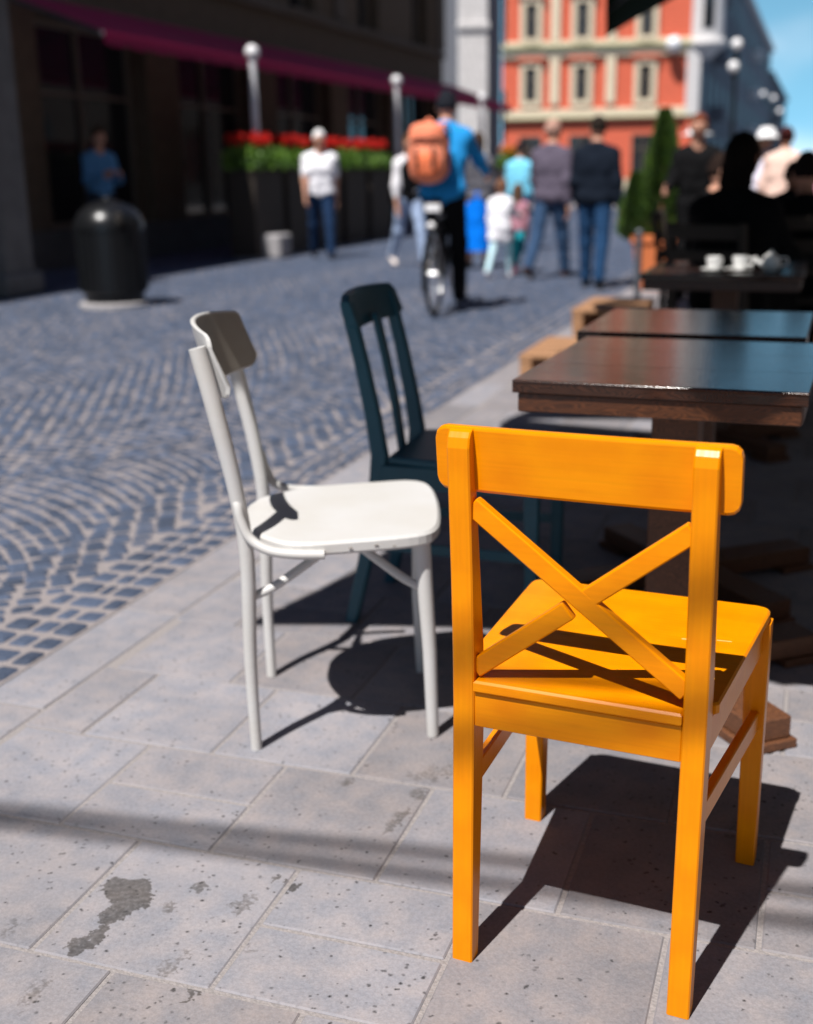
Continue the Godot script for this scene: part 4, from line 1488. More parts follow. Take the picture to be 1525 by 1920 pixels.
func shaded_building() -> void:
	# facade along the left of the street, turned away from the sun
	var t := thing("shaded_building", "dark stuccoed building in shade along the left of the street", "building", S(-9.5, 0), -STREET + PI / 2)
	# own axes: x runs along the street (towards +s), z out of the facade
	var x0 := 31.2
	var bay := 3.6
	var n := 12
	var H := 11.3
	var len := bay * n
	var mid := x0 - len * 0.5
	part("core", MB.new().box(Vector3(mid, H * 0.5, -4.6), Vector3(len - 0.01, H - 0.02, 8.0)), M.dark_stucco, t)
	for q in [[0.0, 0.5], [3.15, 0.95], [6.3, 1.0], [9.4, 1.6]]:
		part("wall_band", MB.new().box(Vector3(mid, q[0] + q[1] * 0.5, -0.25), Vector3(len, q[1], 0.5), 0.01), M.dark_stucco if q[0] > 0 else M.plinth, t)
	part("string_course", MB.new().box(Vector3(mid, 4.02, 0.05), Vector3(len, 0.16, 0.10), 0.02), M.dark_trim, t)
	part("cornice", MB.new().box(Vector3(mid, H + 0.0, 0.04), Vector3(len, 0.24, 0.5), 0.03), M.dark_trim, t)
	part("roof", MB.new().box(Vector3(mid, H + 0.06, -4.6), Vector3(len, 0.12, 8.6), 0.02), M.roof, t)
	for i in n + 1:
		var x := x0 - bay * i
		for q in [[0.5, 3.15, 0.95], [4.1, 6.3, 2.3], [7.3, 9.4, 2.3]]:
			var w: float = q[2]
			if i == 0 or i == n:
				w *= 0.5
			var sx := x if i > 0 and i < n else (x - w * 0.5 if i == 0 else x + w * 0.5)
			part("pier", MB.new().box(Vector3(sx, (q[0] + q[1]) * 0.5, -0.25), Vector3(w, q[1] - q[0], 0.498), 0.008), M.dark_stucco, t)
		if i < n:
			var c := x - bay * 0.5
			window(t, Vector3(c, 1.825, -0.32), 2.64, 2.64, M.window_frame, M.pane, 0.1)
			for y in [5.2, 8.35]:
				window(t, Vector3(c, y, -0.32), 1.29, 2.19 if y < 6 else 2.09, M.window_frame, M.pane, 0.1)
				part("sill", MB.new().box(Vector3(c, y - 1.13, 0.04), Vector3(1.6, 0.09, 0.16), 0.01), M.dark_trim, t)
				part("window_hood", MB.new().box(Vector3(c, y + 1.22, 0.05), Vector3(1.7, 0.14, 0.14), 0.02), M.dark_trim, t)
		if i % 2 == 0:
			part("pilaster", MB.new().box(Vector3(x + (0.0 if i > 0 else -0.3), 6.7, 0.04), Vector3(0.55, 5.1, 0.1), 0.01), M.dark_trim, t)


func awning() -> void:
	var t := thing("awning", "magenta cafe awning on white poles beside the dark building", "awning", S(0, 0), -STREET)
	var s0 := 12.6
	var s1 := 32.0
	var rows := []
	for j in 9:
		var u := j / 8.0
		var row := PackedVector3Array()
		for i in 34:
			var v := i / 33.0
			var sag := 0.035 * sin(v * PI * 9.0) * sin(v * PI * 9.0) * sin(u * PI)
			row.append(Vector3(lerpf(-9.42, -7.85, u), lerpf(3.34, 2.76, u) - sag, -lerpf(s0, s1, v)))
		rows.append(row)
	rows.reverse()
	var can := MB.new()
	can.grid(rows, false)
	part("canopy", can, M.awning, t)
	var val := MB.new()
	var up := PackedVector3Array()
	var dn := PackedVector3Array()
	for i in 120:
		var v := i / 119.0
		up.append(Vector3(-7.845, 2.758, -lerpf(s0, s1, v)))
		dn.append(Vector3(-7.843, 2.63 - 0.03 * absf(sin(v * 120.0)), -lerpf(s0, s1, v)))
	val.grid([dn, up], false)
	part("valance", val, M.awning, t)
	part("front_bar", MB.new().tube([Vector3(-7.88, 2.74, -s0), Vector3(-7.88, 2.74, -s1)], 0.022, 8), M.white_metal, t)
	for s in [16.35, 22.6, 28.8]:
		var pole := part("pole", MB.new().tube([Vector3(-7.80, 0.0, -s), Vector3(-7.80, 2.76, -s)], 0.052, 12), M.white_metal, t)
		part("ball", MB.new().ell(Vector3(-7.80, 2.83, -s), Vector3(0.105, 0.105, 0.105)), M.white_metal, pole)
		part("foot", MB.new().box(Vector3(-7.80, 0.03, -s), Vector3(0.24, 0.05, 0.24), 0.008), M.white_metal, pole)
	for i in 7:
		var s := lerpf(s0, s1, i / 6.0)
		part("rafter", MB.new().tube([Vector3(-9.42, 3.30, -s), Vector3(-7.88, 2.73, -s)], 0.016, 6), M.grey_metal, t)


func red_building() -> void:
	var t := thing("red_building", "red rendered corner building with cream window surrounds", "building", Vector3(11.2, 0, -72), -0.13)
	var w := 10.9
	var x0 := -5.3
	part("wall", MB.new().box(Vector3(x0 + w * 0.5, 7.6, -5.0), Vector3(w, 15.2, 9.6)), M.red_render, t)
	for q in [[0.0, 0.6, 0.12, "cream"], [4.05, 0.5, 0.22, "cream"], [3.98, 0.12, 0.34, "olive_trim"], [7.35, 0.45, 0.2, "cream"], [7.8, 0.12, 0.4, "olive_trim"], [7.95, 0.3, 0.16, "cream"], [11.6, 0.6, 0.25, "cream"], [14.7, 0.6, 0.5, "cream"]]:
		part("cornice", MB.new().box(Vector3(x0 + w * 0.5, q[0] + q[1] * 0.5, -0.2 + q[2] * 0.5), Vector3(w + q[2] * 0.3, q[1], q[2]), 0.03), M[q[3]], t)
	part("roof", MB.new().box(Vector3(x0 + w * 0.5, 15.5, -5.0), Vector3(w + 0.8, 0.5, 10.4), 0.1), M.roof, t)
	for x in [-2.3, 0.88]:
		for q in [[4.8, 2.55], [8.25, 3.3]]:
			part("pilaster", MB.new().box(Vector3(x, q[0] + q[1] * 0.5, -0.11), Vector3(0.55, q[1], 0.18), 0.02), M.cream, t)
	for x in [-3.66, -0.77, 2.83]:
		for y in [5.9, 9.3, 12.9]:
			var h := 1.85
			# surround: jambs, sill and arched head built round the opening
			for sx in [-1.0, 1.0]:
				part("jamb", MB.new().box(Vector3(x + sx * 0.49, y - 0.05, -0.1), Vector3(0.30, h + 0.5, 0.2), 0.03), M.cream, t)
			part("sill", MB.new().box(Vector3(x, y - h * 0.5 - 0.16, -0.06), Vector3(0.66, 0.3, 0.28), 0.03), M.cream, t)
			part("head", MB.new().box(Vector3(x, y + h * 0.5 + 0.14, -0.09), Vector3(0.66, 0.28, 0.22), 0.03), M.cream, t)
			part("hood", MB.new().box(Vector3(x, y + h * 0.5 + 0.42, 0.0), Vector3(1.6, 0.14, 0.3), 0.05), M.red_render if y > 5 and y < 7 else M.cream, t)
			window(t, Vector3(x, y, -0.14), 0.68, h, M.window_frame, M.pane, 0.08)
	for x in [-3.66, -0.77, 2.83]:
		window(t, Vector3(x, 1.9, -0.15), 1.3, 2.4, M.window_frame, M.pane, 0.1)
	# rounded corner bay
	var bx := 5.85
	part("corner_shaft", MB.new().box(Vector3(bx - 0.35, 6.0, -0.3), Vector3(0.75, 3.9, 0.7), 0.05), M.white_render, t)
	part("corner_shaft", MB.new().box(Vector3(bx - 0.35, 2.0, -0.3), Vector3(0.6, 3.9, 0.66), 0.05), M.red_render, t)
	part("oriel", MB.new().lathe([Vector2(0.35, 7.1), Vector2(0.75, 7.5), Vector2(1.15, 7.75), Vector2(1.2, 7.95), Vector2(1.05, 8.05), Vector2(1.0, 8.3), Vector2(1.0, 10.9), Vector2(1.15, 11.0), Vector2(1.15, 11.3), Vector2(1.0, 11.4), Vector2(1.0, 14.0), Vector2(0.7, 15.4), Vector2(0.1, 16.8)], 20, Vector3(bx + 0.3, 0, -0.7)), M.white_render, t)
	for y in [9.5, 12.6]:
		part("oriel_window", MB.new().box(Vector3(bx + 0.3, y, 0.26), Vector3(0.6, 1.7, 0.16), 0.02), M.pane, t)


func row_building(called: String, label: String, s0: float, s1: float, l: float, h: float, wall: Material, end: Material) -> void:
	var t := thing(called, label, "building", S(l, s0), -STREET, "buildings down the far street")
	var len := s1 - s0
	part("wall", MB.new().box(Vector3(-5.0, h * 0.5, -len * 0.5), Vector3(10, h, len - 0.05)), wall, t)
	part("end_wall", MB.new().box(Vector3(-5.0, h * 0.5 + 0.3, 0.10), Vector3(9.9, h + 0.6, 0.2)), end, t)  # end wall toned paler than the front: its sunlight is put into the colour
	part("cornice", MB.new().box(Vector3(0.2, h - 0.25, -len * 0.5), Vector3(0.5, 0.5, len - 0.1), 0.05), end, t)
	part("roof", MB.new().box(Vector3(-5.0, h + 0.25, -len * 0.5), Vector3(9.4, 0.5, len - 0.2), 0.1), M.roof, t)
	var n := int(len / 5.0)
	for i in n:
		for f in int(h / 3.8):
			part("window", MB.new().box(Vector3(0.02, 2.2 + 3.7 * f, -len * (i + 0.5) / n), Vector3(0.1, 2.0, 1.2), 0.02), M.far_pane, t)
	for f in range(1, int(h / 3.8)):
		part("balcony", MB.new().box(Vector3(0.5, 1.0 + 3.7 * f, -len * 0.35), Vector3(0.95, 0.9, 3.0), 0.05), end, t)


func white_block() -> void:
	var t := thing("white_building", "tall white rendered building end wall beyond the awning", "building", P(2.75, 45), 0.0)
	# end wall looks towards the camera, the flank up the side street is coloured grey for its shade
	part("end_wall", MB.new().box(Vector3(-0.1, 8.0, -0.25), Vector3(1.05, 16.0, 0.5), 0.03), M.white_render, t)
	part("shade_grey_flank", MB.new().box(Vector3(-1.0, 7.9, -6.4), Vector3(4.2, 15.8, 11.7), 0.03, Basis(Vector3.UP, -0.13)), M.grey_render, t)
	part("plinth", MB.new().box(Vector3(-0.1, 0.4, 0.05), Vector3(1.12, 0.8, 0.12), 0.02), M.beige_render, t)
	part("cornice", MB.new().box(Vector3(-0.1, 6.1, 0.04), Vector3(1.15, 0.25, 0.12), 0.03), M.white_render, t)
	part("roof", MB.new().box(Vector3(-1.0, 16.1, -6.0), Vector3(5.0, 0.3, 13.0), 0.05), M.roof, t)
	for y in [3.2, 6.8, 10.4]:
		part("window", MB.new().box(Vector3(1.35, y, -4.0), Vector3(0.12, 1.9, 1.1), 0.02, Basis(Vector3.UP, -0.13)), M.pane, t)


func lamp_post(label: String, at: Vector3, h: float, globes: Array) -> void:
	var t := thing("street_lamp", label, "street lamp", at, 0.0, "globe lamps along the street")
	part("post", MB.new().lathe([Vector2(0.16, 0), Vector2(0.16, 0.1), Vector2(0.10, 0.2), Vector2(0.09, 0.9), Vector2(0.06, 1.0), Vector2(0.045, h - 0.3), Vector2(0.07, h - 0.25), Vector2(0.07, h - 0.2)], 14), M.black_iron, t)
	for g in globes:
		var p := Vector3(g[0], g[1], 0)
		if absf(g[0]) > 0.05:
			part("arm", MB.new().tube(smooth_path([Vector3(0, g[1] - 0.5, 0), Vector3(g[0] * 0.7, g[1] - 0.5, 0), p + Vector3(0, -0.2, 0)], 4), 0.025, 8), M.black_iron, t)
		var gl := part("globe", MB.new().ell(p, Vector3(0.13, 0.13, 0.13), Basis.IDENTITY, 14, 18), M.globe, t)
		part("collar", MB.new().lathe([Vector2(0.08, g[1] - 0.24), Vector2(0.09, g[1] - 0.17)], 12, Vector3(g[0], 0, 0)), M.black_iron, gl)


func wall_lamp() -> void:
	var t := thing("wall_lamp", "white globe lamp on a bracket at the red building's corner", "lamp", Vector3(15.4, 6.9, -71.7))
	part("bracket", MB.new().tube(smooth_path([Vector3(0, 0, -0.4), Vector3(0, 0.1, 0.1), Vector3(0, 0.35, 0.5), Vector3(0, 0.55, 0.7)], 4), 0.05, 8), M.black_iron, t)
	part("globe", MB.new().ell(Vector3(0, 0.95, 0.7), Vector3(0.42, 0.42, 0.42), Basis.IDENTITY, 12, 16), M.globe, t)


func tableware() -> void:
	var o := S(-0.17, 5.03, 0.751)
	var t := thing("teapot", "small white porcelain teapot on the shaded third table", "teapot", o, -STREET)
	t.scale = Vector3.ONE * 0.78
	part("body", MB.new().lathe([Vector2(0.028, 0), Vector2(0.044, 0.012), Vector2(0.05, 0.04), Vector2(0.042, 0.068), Vector2(0.024, 0.082)], 20), M.porcelain, t)
	part("lid", MB.new().lathe([Vector2(0.026, 0.08), Vector2(0.02, 0.09), Vector2(0.006, 0.094), Vector2(0.008, 0.104), Vector2(0, 0.108)], 16), M.porcelain, t)
	part("handle", MB.new().tube(smooth_path([Vector3(0.04, 0.065, 0), Vector3(0.075, 0.065, 0), Vector3(0.078, 0.035, 0), Vector3(0.046, 0.022, 0)], 5), 0.005, 8), M.porcelain, t)
	part("spout", MB.new().tube([Vector3(-0.042, 0.03, 0), Vector3(-0.07, 0.05, 0), Vector3(-0.08, 0.072, 0)], [0.012, 0.008, 0.006], 8), M.porcelain, t)
	var k := 0
	for q in [[-0.29, 5.06, "white porcelain cup beside the teapot on the shaded third table"], [-0.39, 5.02, "white porcelain cup farthest from the teapot on the shaded third table"]]:
		var c := thing("cup", q[2], "cup", S(q[0], q[1], 0.751), -STREET + k, "cups on the shaded table")
		part("saucer", MB.new().lathe([Vector2(0.025, 0), Vector2(0.05, 0.006), Vector2(0.052, 0.009), Vector2(0.025, 0.004)], 18), M.porcelain, c)
		part("bowl", MB.new().lathe([Vector2(0.018, 0.006), Vector2(0.028, 0.02), Vector2(0.033, 0.055), Vector2(0.030, 0.055), Vector2(0.024, 0.02), Vector2(0, 0.014)], 18), M.porcelain, c)
		part("handle", MB.new().tube(smooth_path([Vector3(0.031, 0.045, 0), Vector3(0.05, 0.045, 0), Vector3(0.046, 0.022, 0), Vector3(0.028, 0.02, 0)], 4), 0.0035, 6), M.porcelain, c)
		k += 1


func overhead_cable(label: String, pts: Array) -> void:
	var path := []
	for i in 33:
		var u := i / 32.0
		var a: Vector3 = pts[0]
		var b: Vector3 = pts[1]
		path.append(a.lerp(b, u) - Vector3(0, 4.0 * u * (1.0 - u) * 0.12, 0))
	var o := top("overhead_cable", MB.new().tube(path, 0.015, 8), M.rubber)
	tag(o, label, "cable", "cables strung across the street")


# ---------------------------------------------------------------- scene
func _ready() -> void:
	rng.seed = 1
	var cam := Camera3D.new()
	cam.name = "camera"
	add_child(cam)
	cam.position = Vector3(0, 1.1508, 0)
	cam.rotation = Vector3(-0.2781, 0, -0.0171)
	cam.fov = 46.65
	cam.near = 0.05
	cam.far = 1500.0
	var lens := CameraAttributesPhysical.new()
	lens.frustum_focal_length = 42.0
	lens.exposure_aperture = 42.0 / 16.0
	lens.frustum_focus_distance = 1.72
	var env := Environment.new()
	env.background_mode = Environment.BG_SKY
	env.tonemap_mode = Environment.TONE_MAPPER_LINEAR
	env.tonemap_exposure = 1.4
	env.sdfgi_enabled = true
	env.ssao_enabled = true
	env.ssil_enabled = true
	var sky := ProceduralSkyMaterial.new()
	sky.sky_top_color = lin(0.013, 0.046, 0.135)
	sky.sky_horizon_color = lin(0.24, 0.56, 0.78)
	sky.sky_curve = 0.15
	sky.ground_bottom_color = lin(0.05, 0.05, 0.055)
	sky.ground_horizon_color = lin(0.2, 0.2, 0.22)
	sky.sun_angle_max = 1.0
	sky.sky_cover = clouds()
	var sk := Sky.new()
	sk.sky_material = sky
	env.sky = sk
	var we := WorldEnvironment.new()
	we.name = "environment"
	we.environment = env
	we.camera_attributes = lens
	add_child(we)
	var sun := DirectionalLight3D.new()
	sun.name = "sun"
	add_child(sun)
	sun.basis = Basis.looking_at(Vector3(0.335, -1.0, -0.49), Vector3.UP)
	sun.light_energy = 1.6
	sun.light_color = Color(1.0, 0.98, 0.955)
	sun.light_angular_distance = 0.53
	sun.shadow_enabled = true

	make_materials()
	make_ground()
	shaded_building()
	white_block()
	red_building()
	row_building("far_building", "grey shaded building next to the red corner building", 76, 112, -7.6, 15.5, M.grey_render2, M.grey_render)
	row_building("far_building", "taller building with an end wall coloured pale as sunlit, further down the street", 112.2, 175, -7.7, 16.2, M.grey_render, M.white_render)
	row_building("far_building", "last dark building where the street meets the sky", 175.5, 250, -7.7, 13.5, M.grey_render2, M.grey_render)
	var cafe := thing("added_side_building", "plain unseen building added right of the tables to cut sky fill", "building", S(4.5, 0), -STREET)
	part("wall", MB.new().box(Vector3(4.0, 7.0, -24), Vector3(8.0, 14.0, 72)), M.added_side_render, cafe)  # added unseen wall, kept dark to block sky fill from the right
	part("plinth", MB.new().box(Vector3(-0.03, 0.4, -24), Vector3(0.1, 0.8, 72), 0.02), M.plinth, cafe)
	for i in 9:
		part("window", MB.new().box(Vector3(-0.01, 2.0, -1.0 - 5.5 * i), Vector3(0.08, 2.2, 2.0), 0.02), M.pane, cafe)
	part("cornice", MB.new().box(Vector3(-0.1, 13.9, -24), Vector3(0.4, 0.4, 72), 0.05), M.dark_trim, cafe)
	awning()
	var pier := thing("glare_pier", "made-up dull grey pier standing in for glare at the far left edge", "pier", P(-4.12, 12.4), -STREET)
	part("shaft", MB.new().box(Vector3(0, 1.5, 0), Vector3(0.5, 2.8, 0.5), 0.03), M.glare_pier_grey, pier)  # made-up pier, its grey stands in for a patch of glare
	part("base", MB.new().box(Vector3(0, 0.12, 0), Vector3(0.62, 0.24, 0.62), 0.03), M.glare_pier_grey, pier)
	part("cap", MB.new().box(Vector3(0, 2.97, 0), Vector3(0.64, 0.14, 0.64), 0.03), M.glare_pier_grey, pier)

	# cafe furniture
	orange_chair()
	white_chair()
	teal_chair()
	dining_table("brown varnished table in front of the orange chair", -0.263, 2.625, 0.565, 0.68, -0.37)
	dining_table("brown varnished table just beyond the nearest one", -0.285, 3.33, 0.565, 0.56, -0.35)
	dining_table("brown table in deep shade carrying the white teapot", -0.35, 5.2, 0.62, 0.7, -0.33)
	dining_table("brown table farthest back among the seated guests", -0.2, 8.75, 0.62, 0.7, -0.33)
	parasol("dark green parasol over the two nearest tables", -0.35, 2.77)
	parasol("dark green parasol over the teapot table", -0.35, 5.58)
	parasol("dark green parasol whose corner dips into the top of the picture", -0.30, 8.46, 4, 0.42, 2.34)
	pallet("pale wooden pallet lying flat nearest the tables", -1.36, 7.05, 0.0)
	pallet("pale wooden pallet behind the nearer pallet", -1.28, 8.15, 0.05)
	pallet("pale wooden pallet stacked on the farther pallet", -1.27, 8.14, 0.0, 0.14)
	tableware()
	var pot := thing("planter_pot", "square terracotta planter holding the conical evergreen", "planter", S(-1.50, 12.2), -STREET)
	var pr := []
	for q in [[0.0, 0.17], [0.46, 0.215], [0.46, 0.235], [0.53, 0.235], [0.53, 0.19], [0.48, 0.18]]:
		pr.append(rect(Vector3(0, q[0], 0), q[1], q[1], 0.01))
	part("pot", MB.new().loft(pr), M.terracotta, pot)
	thuja("conical dark evergreen in the terracotta planter", -1.48, 12.2, 0.48, 1.18, 0.25, 1.0, M.thuja, M.thuja_light)
	thuja("low evergreen shrub at the foot of the evergreen", -1.72, 12.1, 0.44, 0.62, 0.17, 0.5, M.thuja, M.thuja_light)
	var post := thing("metal_post", "thin grey metal post beside the terracotta planter", "post", S(-1.45, 10.5), -STREET)
	part("shaft", MB.new().tube([Vector3(0, 0.012, 0), Vector3(0, 0.62, 0)], 0.03, 12), M.grey_metal, post)
	part("foot", MB.new().lathe([Vector2(0.09, 0.0), Vector2(0.09, 0.012), Vector2(0.035, 0.02)], 16), M.grey_metal, post)
	part("knob", MB.new().ell(Vector3(0, 0.63, 0), Vector3(0.036, 0.03, 0.036)), M.grey_metal, post)

	# street
	litter_bin()
	flower_planter("tall dark planter at the foot of the nearest white pole", "red geraniums round the nearest white pole", -7.72, 16.1, M.geranium)
	flower_planter("tall dark planter behind the man with white hair", "red geraniums behind the man with white hair", -7.72, 17.25, M.geranium)
	flower_planter("tall dark planter between the man with white hair and the next pole", "red geraniums just beyond the man with white hair", -7.72, 18.4, M.geranium)
	flower_planter("tall dark planter left of the second white pole", "red geraniums left of the second white pole", -7.72, 19.6, M.geranium)
	flower_planter("tall dark planter nearly reaching the second white pole", "red geraniums nearly reaching the second white pole", -7.72, 20.8, M.geranium)
	flower_planter("tall dark planter far along the awning", "orange flowers far along the awning", -7.3, 29.8, M.marigold)
	var block := top("stone_block", MB.new().box(Vector3(0, 0.17, 0), Vector3(0.42, 0.34, 0.42), 0.03), M.concrete, S(-7.45, 16.0), -STREET)
	tag(block, "pale stone block on the ground before the geranium planters", "block")
	lamp_post("two globe street lamp before the grey buildings", P(8.0, 30), 3.95, [[0.0, 3.95], [-0.05, 3.45]])
	lamp_post("distant street lamp with three globes against the sky", P(17.9, 60), 4.2, [[0.0, 4.3], [-0.5, 4.5], [0.35, 3.7]])
	wall_lamp()
	overhead_cable("thin dark cable crossing high above the nearest chairs", [S(-9.4, 1.66 - 0.572 * 5.2 - 0.6, 5.25), S(4.5, 1.66 - 0.572 * 5.2 + 0.55, 5.25)])
	overhead_cable("second thin dark cable strung just behind the first", [S(-9.4, 1.60 - 0.572 * 5.2 - 0.72, 5.25), S(4.5, 1.60 - 0.572 * 5.2 + 0.86, 5.25)])

	# people
	var jeans := cloth(0.035, 0.07, 0.14)
	var dark_jeans := cloth(0.012, 0.03, 0.075)
	var black := cloth(0.006, 0.006, 0.007)
	var bt := bicycle()
	var seat_at: Vector3 = bt * Vector3(0.04, 0, -0.20)
	person({"label": "cyclist in a blue jacket riding away with an orange backpack", "at": seat_at, "face": 0.24, "h": 1.78, "pelvis": 1.00, "hipL": 1.15, "kneeL": 1.25, "hipR": 0.35, "kneeR": 0.30, "shL": 0.85, "shR": 0.85, "elL": 0.35, "elR": 0.35, "abL": 0.25, "abR": 0.25, "lean": 0.22, "nod": 0.0,
		"shirt": cloth(0.02, 0.26, 0.62), "top_name": "jacket", "legs": black, "shoes": cloth(0.01, 0.01, 0.012), "hair": cloth(0.012, 0.014, 0.02), "girth": 1.05})
	backpack(bt * Vector3(-0.03, 1.29, 0.03), bt.basis.get_euler().y)
	person({"label": "man with white hair in a white polo shirt walking towards the camera", "at": P(-1.13, 17.3), "face": 3.0, "h": 1.79, "hipL": 0.32, "kneeL": 0.1, "hipR": -0.25, "kneeR": 0.2, "shL": -0.2, "shR": 0.25, "elL": 0.2, "elR": 0.35, "girth": 1.12, "sleeve": "short",
		"shirt": cloth(0.82, 0.82, 0.88), "legs": dark_jeans, "shoes": black, "hair": cloth(0.8, 0.8, 0.82)})
	person({"label": "woman in a black waistcoat and white blouse walking towards the camera", "at": P(0.10, 15.5), "face": 2.75, "h": 1.68, "hipL": 0.38, "kneeL": 0.15, "hipR": -0.3, "kneeR": 0.35, "shL": -0.15, "shR": 0.1, "abR": 0.2, "girth": 0.92, "sleeve": "rolled",
		"shirt": cloth(0.75, 0.74, 0.78), "vest": black, "legs": cloth(0.28, 0.36, 0.52), "shoes": cloth(0.8, 0.72, 0.68), "hair": cloth(0.10, 0.05, 0.025), "hair_style": "bun"})
	person({"label": "woman in a grey top and long bright blue skirt beyond the cyclist", "at": P(0.93, 14.9), "face": 0.2, "h": 1.62, "shL": 0.3, "elL": 0.8, "shirt": cloth(0.11, 0.11, 0.13), "legs": black, "skirt": cloth(0.0, 0.16, 0.72), "shoes": black, "hair": cloth(0.05, 0.03, 0.02), "hair_style": "long", "girth": 0.92})
	person({"label": "small child in a white hooded jacket and pale leggings walking away", "at": P(1.10, 13.6), "face": 0.45, "h": 1.08, "hipL": -0.3, "kneeL": 0.3, "hipR": 0.35, "kneeR": 0.1, "shR": 0.7, "elR": 0.8, "girth": 1.12, "coat": 0.35,
		"shirt": cloth(0.82, 0.82, 0.88), "top_name": "jacket", "legs": cloth(0.55, 0.78, 0.86), "leg_fit": 0.9, "shoes": cloth(0.7, 0.66, 0.7), "hair": cloth(0.16, 0.08, 0.05)})
	person({"label": "small child in teal with pink shoes beside the child in white", "at": P(1.33, 14.1), "face": 0.4, "h": 1.02, "hipL": 0.35, "kneeL": 0.1, "hipR": -0.35, "kneeR": 0.5, "shirt": cloth(0.45, 0.22, 0.28), "legs": cloth(0.02, 0.28, 0.34), "shoes": cloth(0.85, 0.16, 0.28), "hair": cloth(0.10, 0.06, 0.04), "hair_style": "long"})
	person({"label": "man with cropped hair in a grey purple shirt and jeans walking away", "at": P(1.63, 13.4), "face": 0.52, "h": 1.72, "hipL": -0.3, "kneeL": 0.3, "hipR": 0.3, "kneeR": 0.1, "shL": 0.3, "elL": 0.5, "shR": -0.25, "elR": 0.3, "look": -0.5, "girth": 1.08, "abL": 0.2, "abR": 0.15,
		"shirt": cloth(0.10, 0.085, 0.12), "legs": jeans, "shoes": cloth(0.06, 0.03, 0.02), "hair": cloth(0.42, 0.25, 0.2)})
	person({"label": "man in a black jacket and dark jeans walking away on the right", "at": P(1.93, 12.2), "face": 0.36, "h": 1.68, "hipL": 0.16, "kneeL": 0.06, "hipR": -0.22, "kneeR": 0.12, "shL": -0.2, "elL": 0.9, "look": 0.5, "girth": 1.1, "abR": 0.2, "shR": -0.15,
		"shirt": cloth(0.007, 0.011, 0.02), "top_name": "jacket", "legs": cloth(0.016, 0.05, 0.12), "shoes": cloth(0.01, 0.01, 0.01), "hair": cloth(0.02, 0.015, 0.012)})
	person({"label": "person in a pale blue jacket farther up the street", "at": P(1.75, 18.2), "face": 0.3, "h": 1.58, "hipL": 0.2, "hipR": -0.2, "kneeR": 0.2, "shirt": cloth(0.2, 0.62, 0.85), "top_name": "jacket", "legs": cloth(0.02, 0.06, 0.16), "shoes": black, "hair": cloth(0.03, 0.02, 0.02)})
	person({"label": "man in black standing behind the seated guests, face in the sun", "at": P(2.62, 10.9), "face": 3.4, "h": 1.62, "shirt": black, "top_name": "jacket", "legs": black, "shoes": black, "hair": cloth(0.16, 0.05, 0.03), "shL": 0.2, "elL": 1.2, "shR": 0.2, "elR": 1.2, "abL": 0.3, "abR": 0.3})
	person({"label": "guest in black with long dark hair seated in shade behind the teapot", "at": S(-0.40, 6.12), "face": 0.75, "h": 1.70, "hipL": 1.5, "hipR": 1.5, "kneeL": 1.5, "kneeR": 1.5, "lean": 0.05, "shL": 0.5, "shR": 0.5, "elL": 1.0, "elR": 1.0, "abL": 0.25, "abR": 0.25,
		"shirt": black, "legs": black, "shoes": black, "hair": cloth(0.008, 0.006, 0.005), "hair_style": "long", "skin": cloth(0.3, 0.14, 0.1), "girth": 1.1})
	cafe_chair("dark chair of the guest seated behind the teapot", S(-0.40, 6.12), -0.75)
	person({"label": "guest in black seated farthest back, below the walker in beige", "at": P(3.06, 9.6), "face": 0.33, "h": 1.55, "hipL": 1.5, "hipR": 1.5, "kneeL": 1.5, "kneeR": 1.5, "lean": 0.1, "shL": 0.6, "shR": 0.6, "elL": 1.0, "elR": 1.0, "abL": 0.4, "abR": 0.4,
		"shirt": black, "legs": black, "shoes": black, "hair": cloth(0.006, 0.005, 0.005), "girth": 1.15, "skin": cloth(0.3, 0.15, 0.1)})
	person({"label": "guest in black seated left of the one with long hair", "at": P(1.86, 7.6), "face": 1.9, "h": 1.62, "hipL": 1.5, "hipR": 1.5, "kneeL": 1.5, "kneeR": 1.5, "lean": 0.15, "shL": 0.6, "shR": 0.6, "elL": 1.2, "elR": 1.2, "abL": 0.3, "abR": 0.3,
		"shirt": black, "legs": black, "shoes": black, "hair": cloth(0.02, 0.012, 0.01), "girth": 1.1})
	cafe_chair("dark chair of the guest seated left of the long haired one", P(1.86, 7.6), -1.9)
	person({"label": "guest in black seated at the right edge, in shade", "at": P(2.22, 6.7), "face": 0.2, "h": 1.60, "hipL": 1.5, "hipR": 1.5, "kneeL": 1.5, "kneeR": 1.5, "lean": 0.12, "shL": 0.6, "shR": 0.6, "elL": 1.2, "elR": 1.2, "abL": 0.35, "abR": 0.35,
		"shirt": black, "legs": black, "shoes": black, "hair": cloth(0.015, 0.01, 0.01), "girth": 1.15})
	cafe_chair("dark chair of the guest seated at the right edge", P(2.22, 6.7), -0.2)
	cafe_chair("dark chair of the guest seated farthest back", P(3.06, 9.6), -0.33)
	person({"label": "walker in a beige top with dark red hair, right side of the street", "at": P(4.07, 13.1), "face": 0.4, "h": 1.58, "hipL": 0.2, "hipR": -0.2, "kneeR": 0.2, "girth": 1.05, "abL": 0.25, "abR": 0.25, "shirt": cloth(0.78, 0.56, 0.48), "legs": cloth(0.1, 0.08, 0.07), "shoes": black, "hair": cloth(0.05, 0.012, 0.012), "hair_style": "bun"})
	person({"label": "walker in a white top left of the walker in beige", "at": P(4.12, 14.3), "face": 0.3, "h": 1.48, "hipL": -0.2, "hipR": 0.2, "kneeL": 0.2, "shirt": cloth(0.74, 0.72, 0.86), "legs": cloth(0.5, 0.52, 0.62), "shoes": black, "hair": cloth(0.07, 0.04, 0.03), "hair_style": "long"})
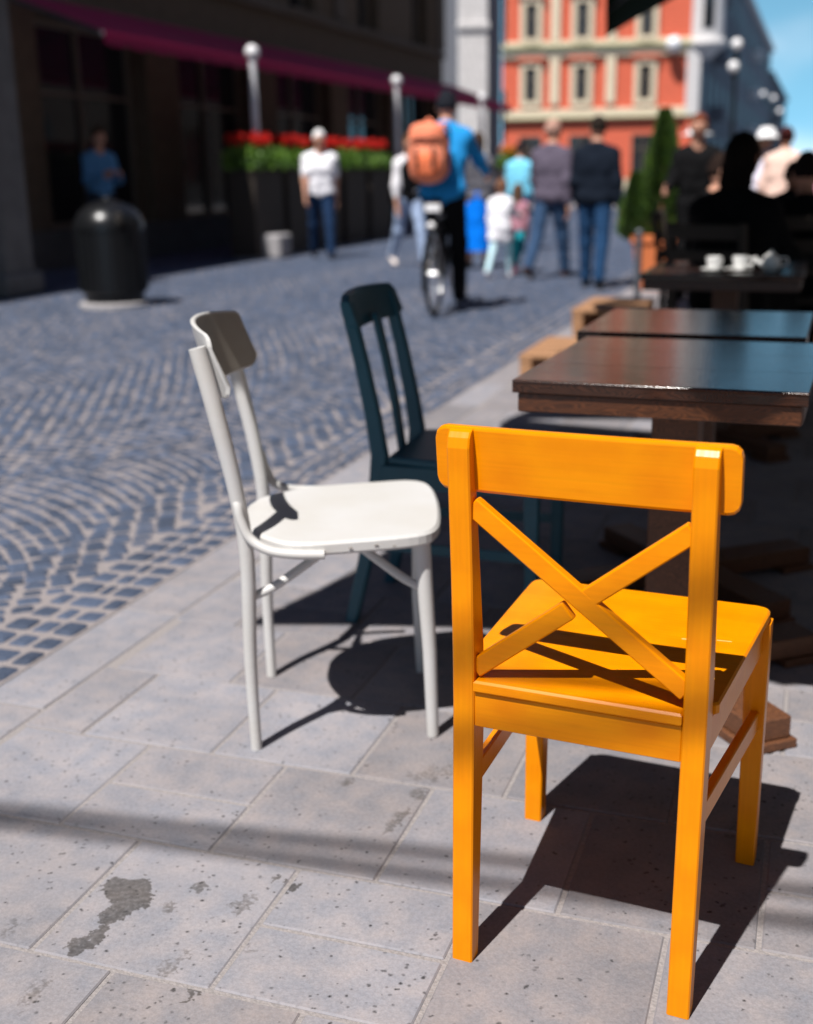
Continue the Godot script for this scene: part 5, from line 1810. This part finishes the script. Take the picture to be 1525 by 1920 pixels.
	person({"label": "walker in pink at the right edge of the picture", "at": P(5.0, 14.6), "face": 0.4, "h": 1.60, "hipL": 0.2, "hipR": -0.2, "kneeR": 0.2, "shirt": cloth(0.65, 0.3, 0.42), "legs": cloth(0.4, 0.4, 0.44), "shoes": black, "hair": cloth(0.06, 0.03, 0.03)})
	person({"label": "person in a white sun hat behind the man in black", "at": P(3.72, 15.6), "face": 3.3, "h": 1.66, "shirt": cloth(0.03, 0.03, 0.04), "legs": dark_jeans, "shoes": black, "hair": cloth(0.1, 0.06, 0.04), "hat": cloth(0.84, 0.84, 0.86)})
	person({"label": "person in a white sun hat behind the guest with long hair", "at": P(4.72, 16.0), "face": 0.3, "h": 1.62, "shirt": cloth(0.04, 0.04, 0.06), "legs": dark_jeans, "shoes": black, "hair": cloth(0.08, 0.05, 0.04), "hat": cloth(0.84, 0.84, 0.86)})
	person({"label": "person in a blue shirt with folded arms in the shade at the left", "at": P(-3.9, 16.0), "face": 2.4, "h": 1.80, "shL": 0.25, "shR": 0.25, "elL": 1.6, "elR": 1.6, "abL": 0.2, "abR": 0.2, "fore_in": -2.2, "shirt": cloth(0.10, 0.26, 0.48), "legs": cloth(0.03, 0.04, 0.06), "shoes": black, "hair": cloth(0.05, 0.03, 0.02)})


func clouds() -> ImageTexture:
	# fair weather clouds, the same all round the horizon
	var w := 1024
	var h := 512
	var fn := FastNoiseLite.new()
	fn.seed = 5
	fn.noise_type = FastNoiseLite.TYPE_SIMPLEX_SMOOTH
	fn.fractal_octaves = 5
	fn.frequency = 1.0
	var im := Image.create(w, h, false, Image.FORMAT_RGBA8)
	for y in h / 2:
		var up := PI * (0.5 - (y + 0.5) / h)
		for x in w:
			var az := TAU * (x + 0.5) / w
			var d := Vector3(cos(az) * cos(up), sin(up) * 2.6, sin(az) * cos(up)) * 2.4
			var q := fn.get_noise_3d(d.x, d.y, d.z)
			var a := smoothstep(-0.05, 0.38, q) * 0.7
			im.set_pixel(x, y, Color(0.70, 0.60, 0.53, a))
	return ImageTexture.create_from_image(im)
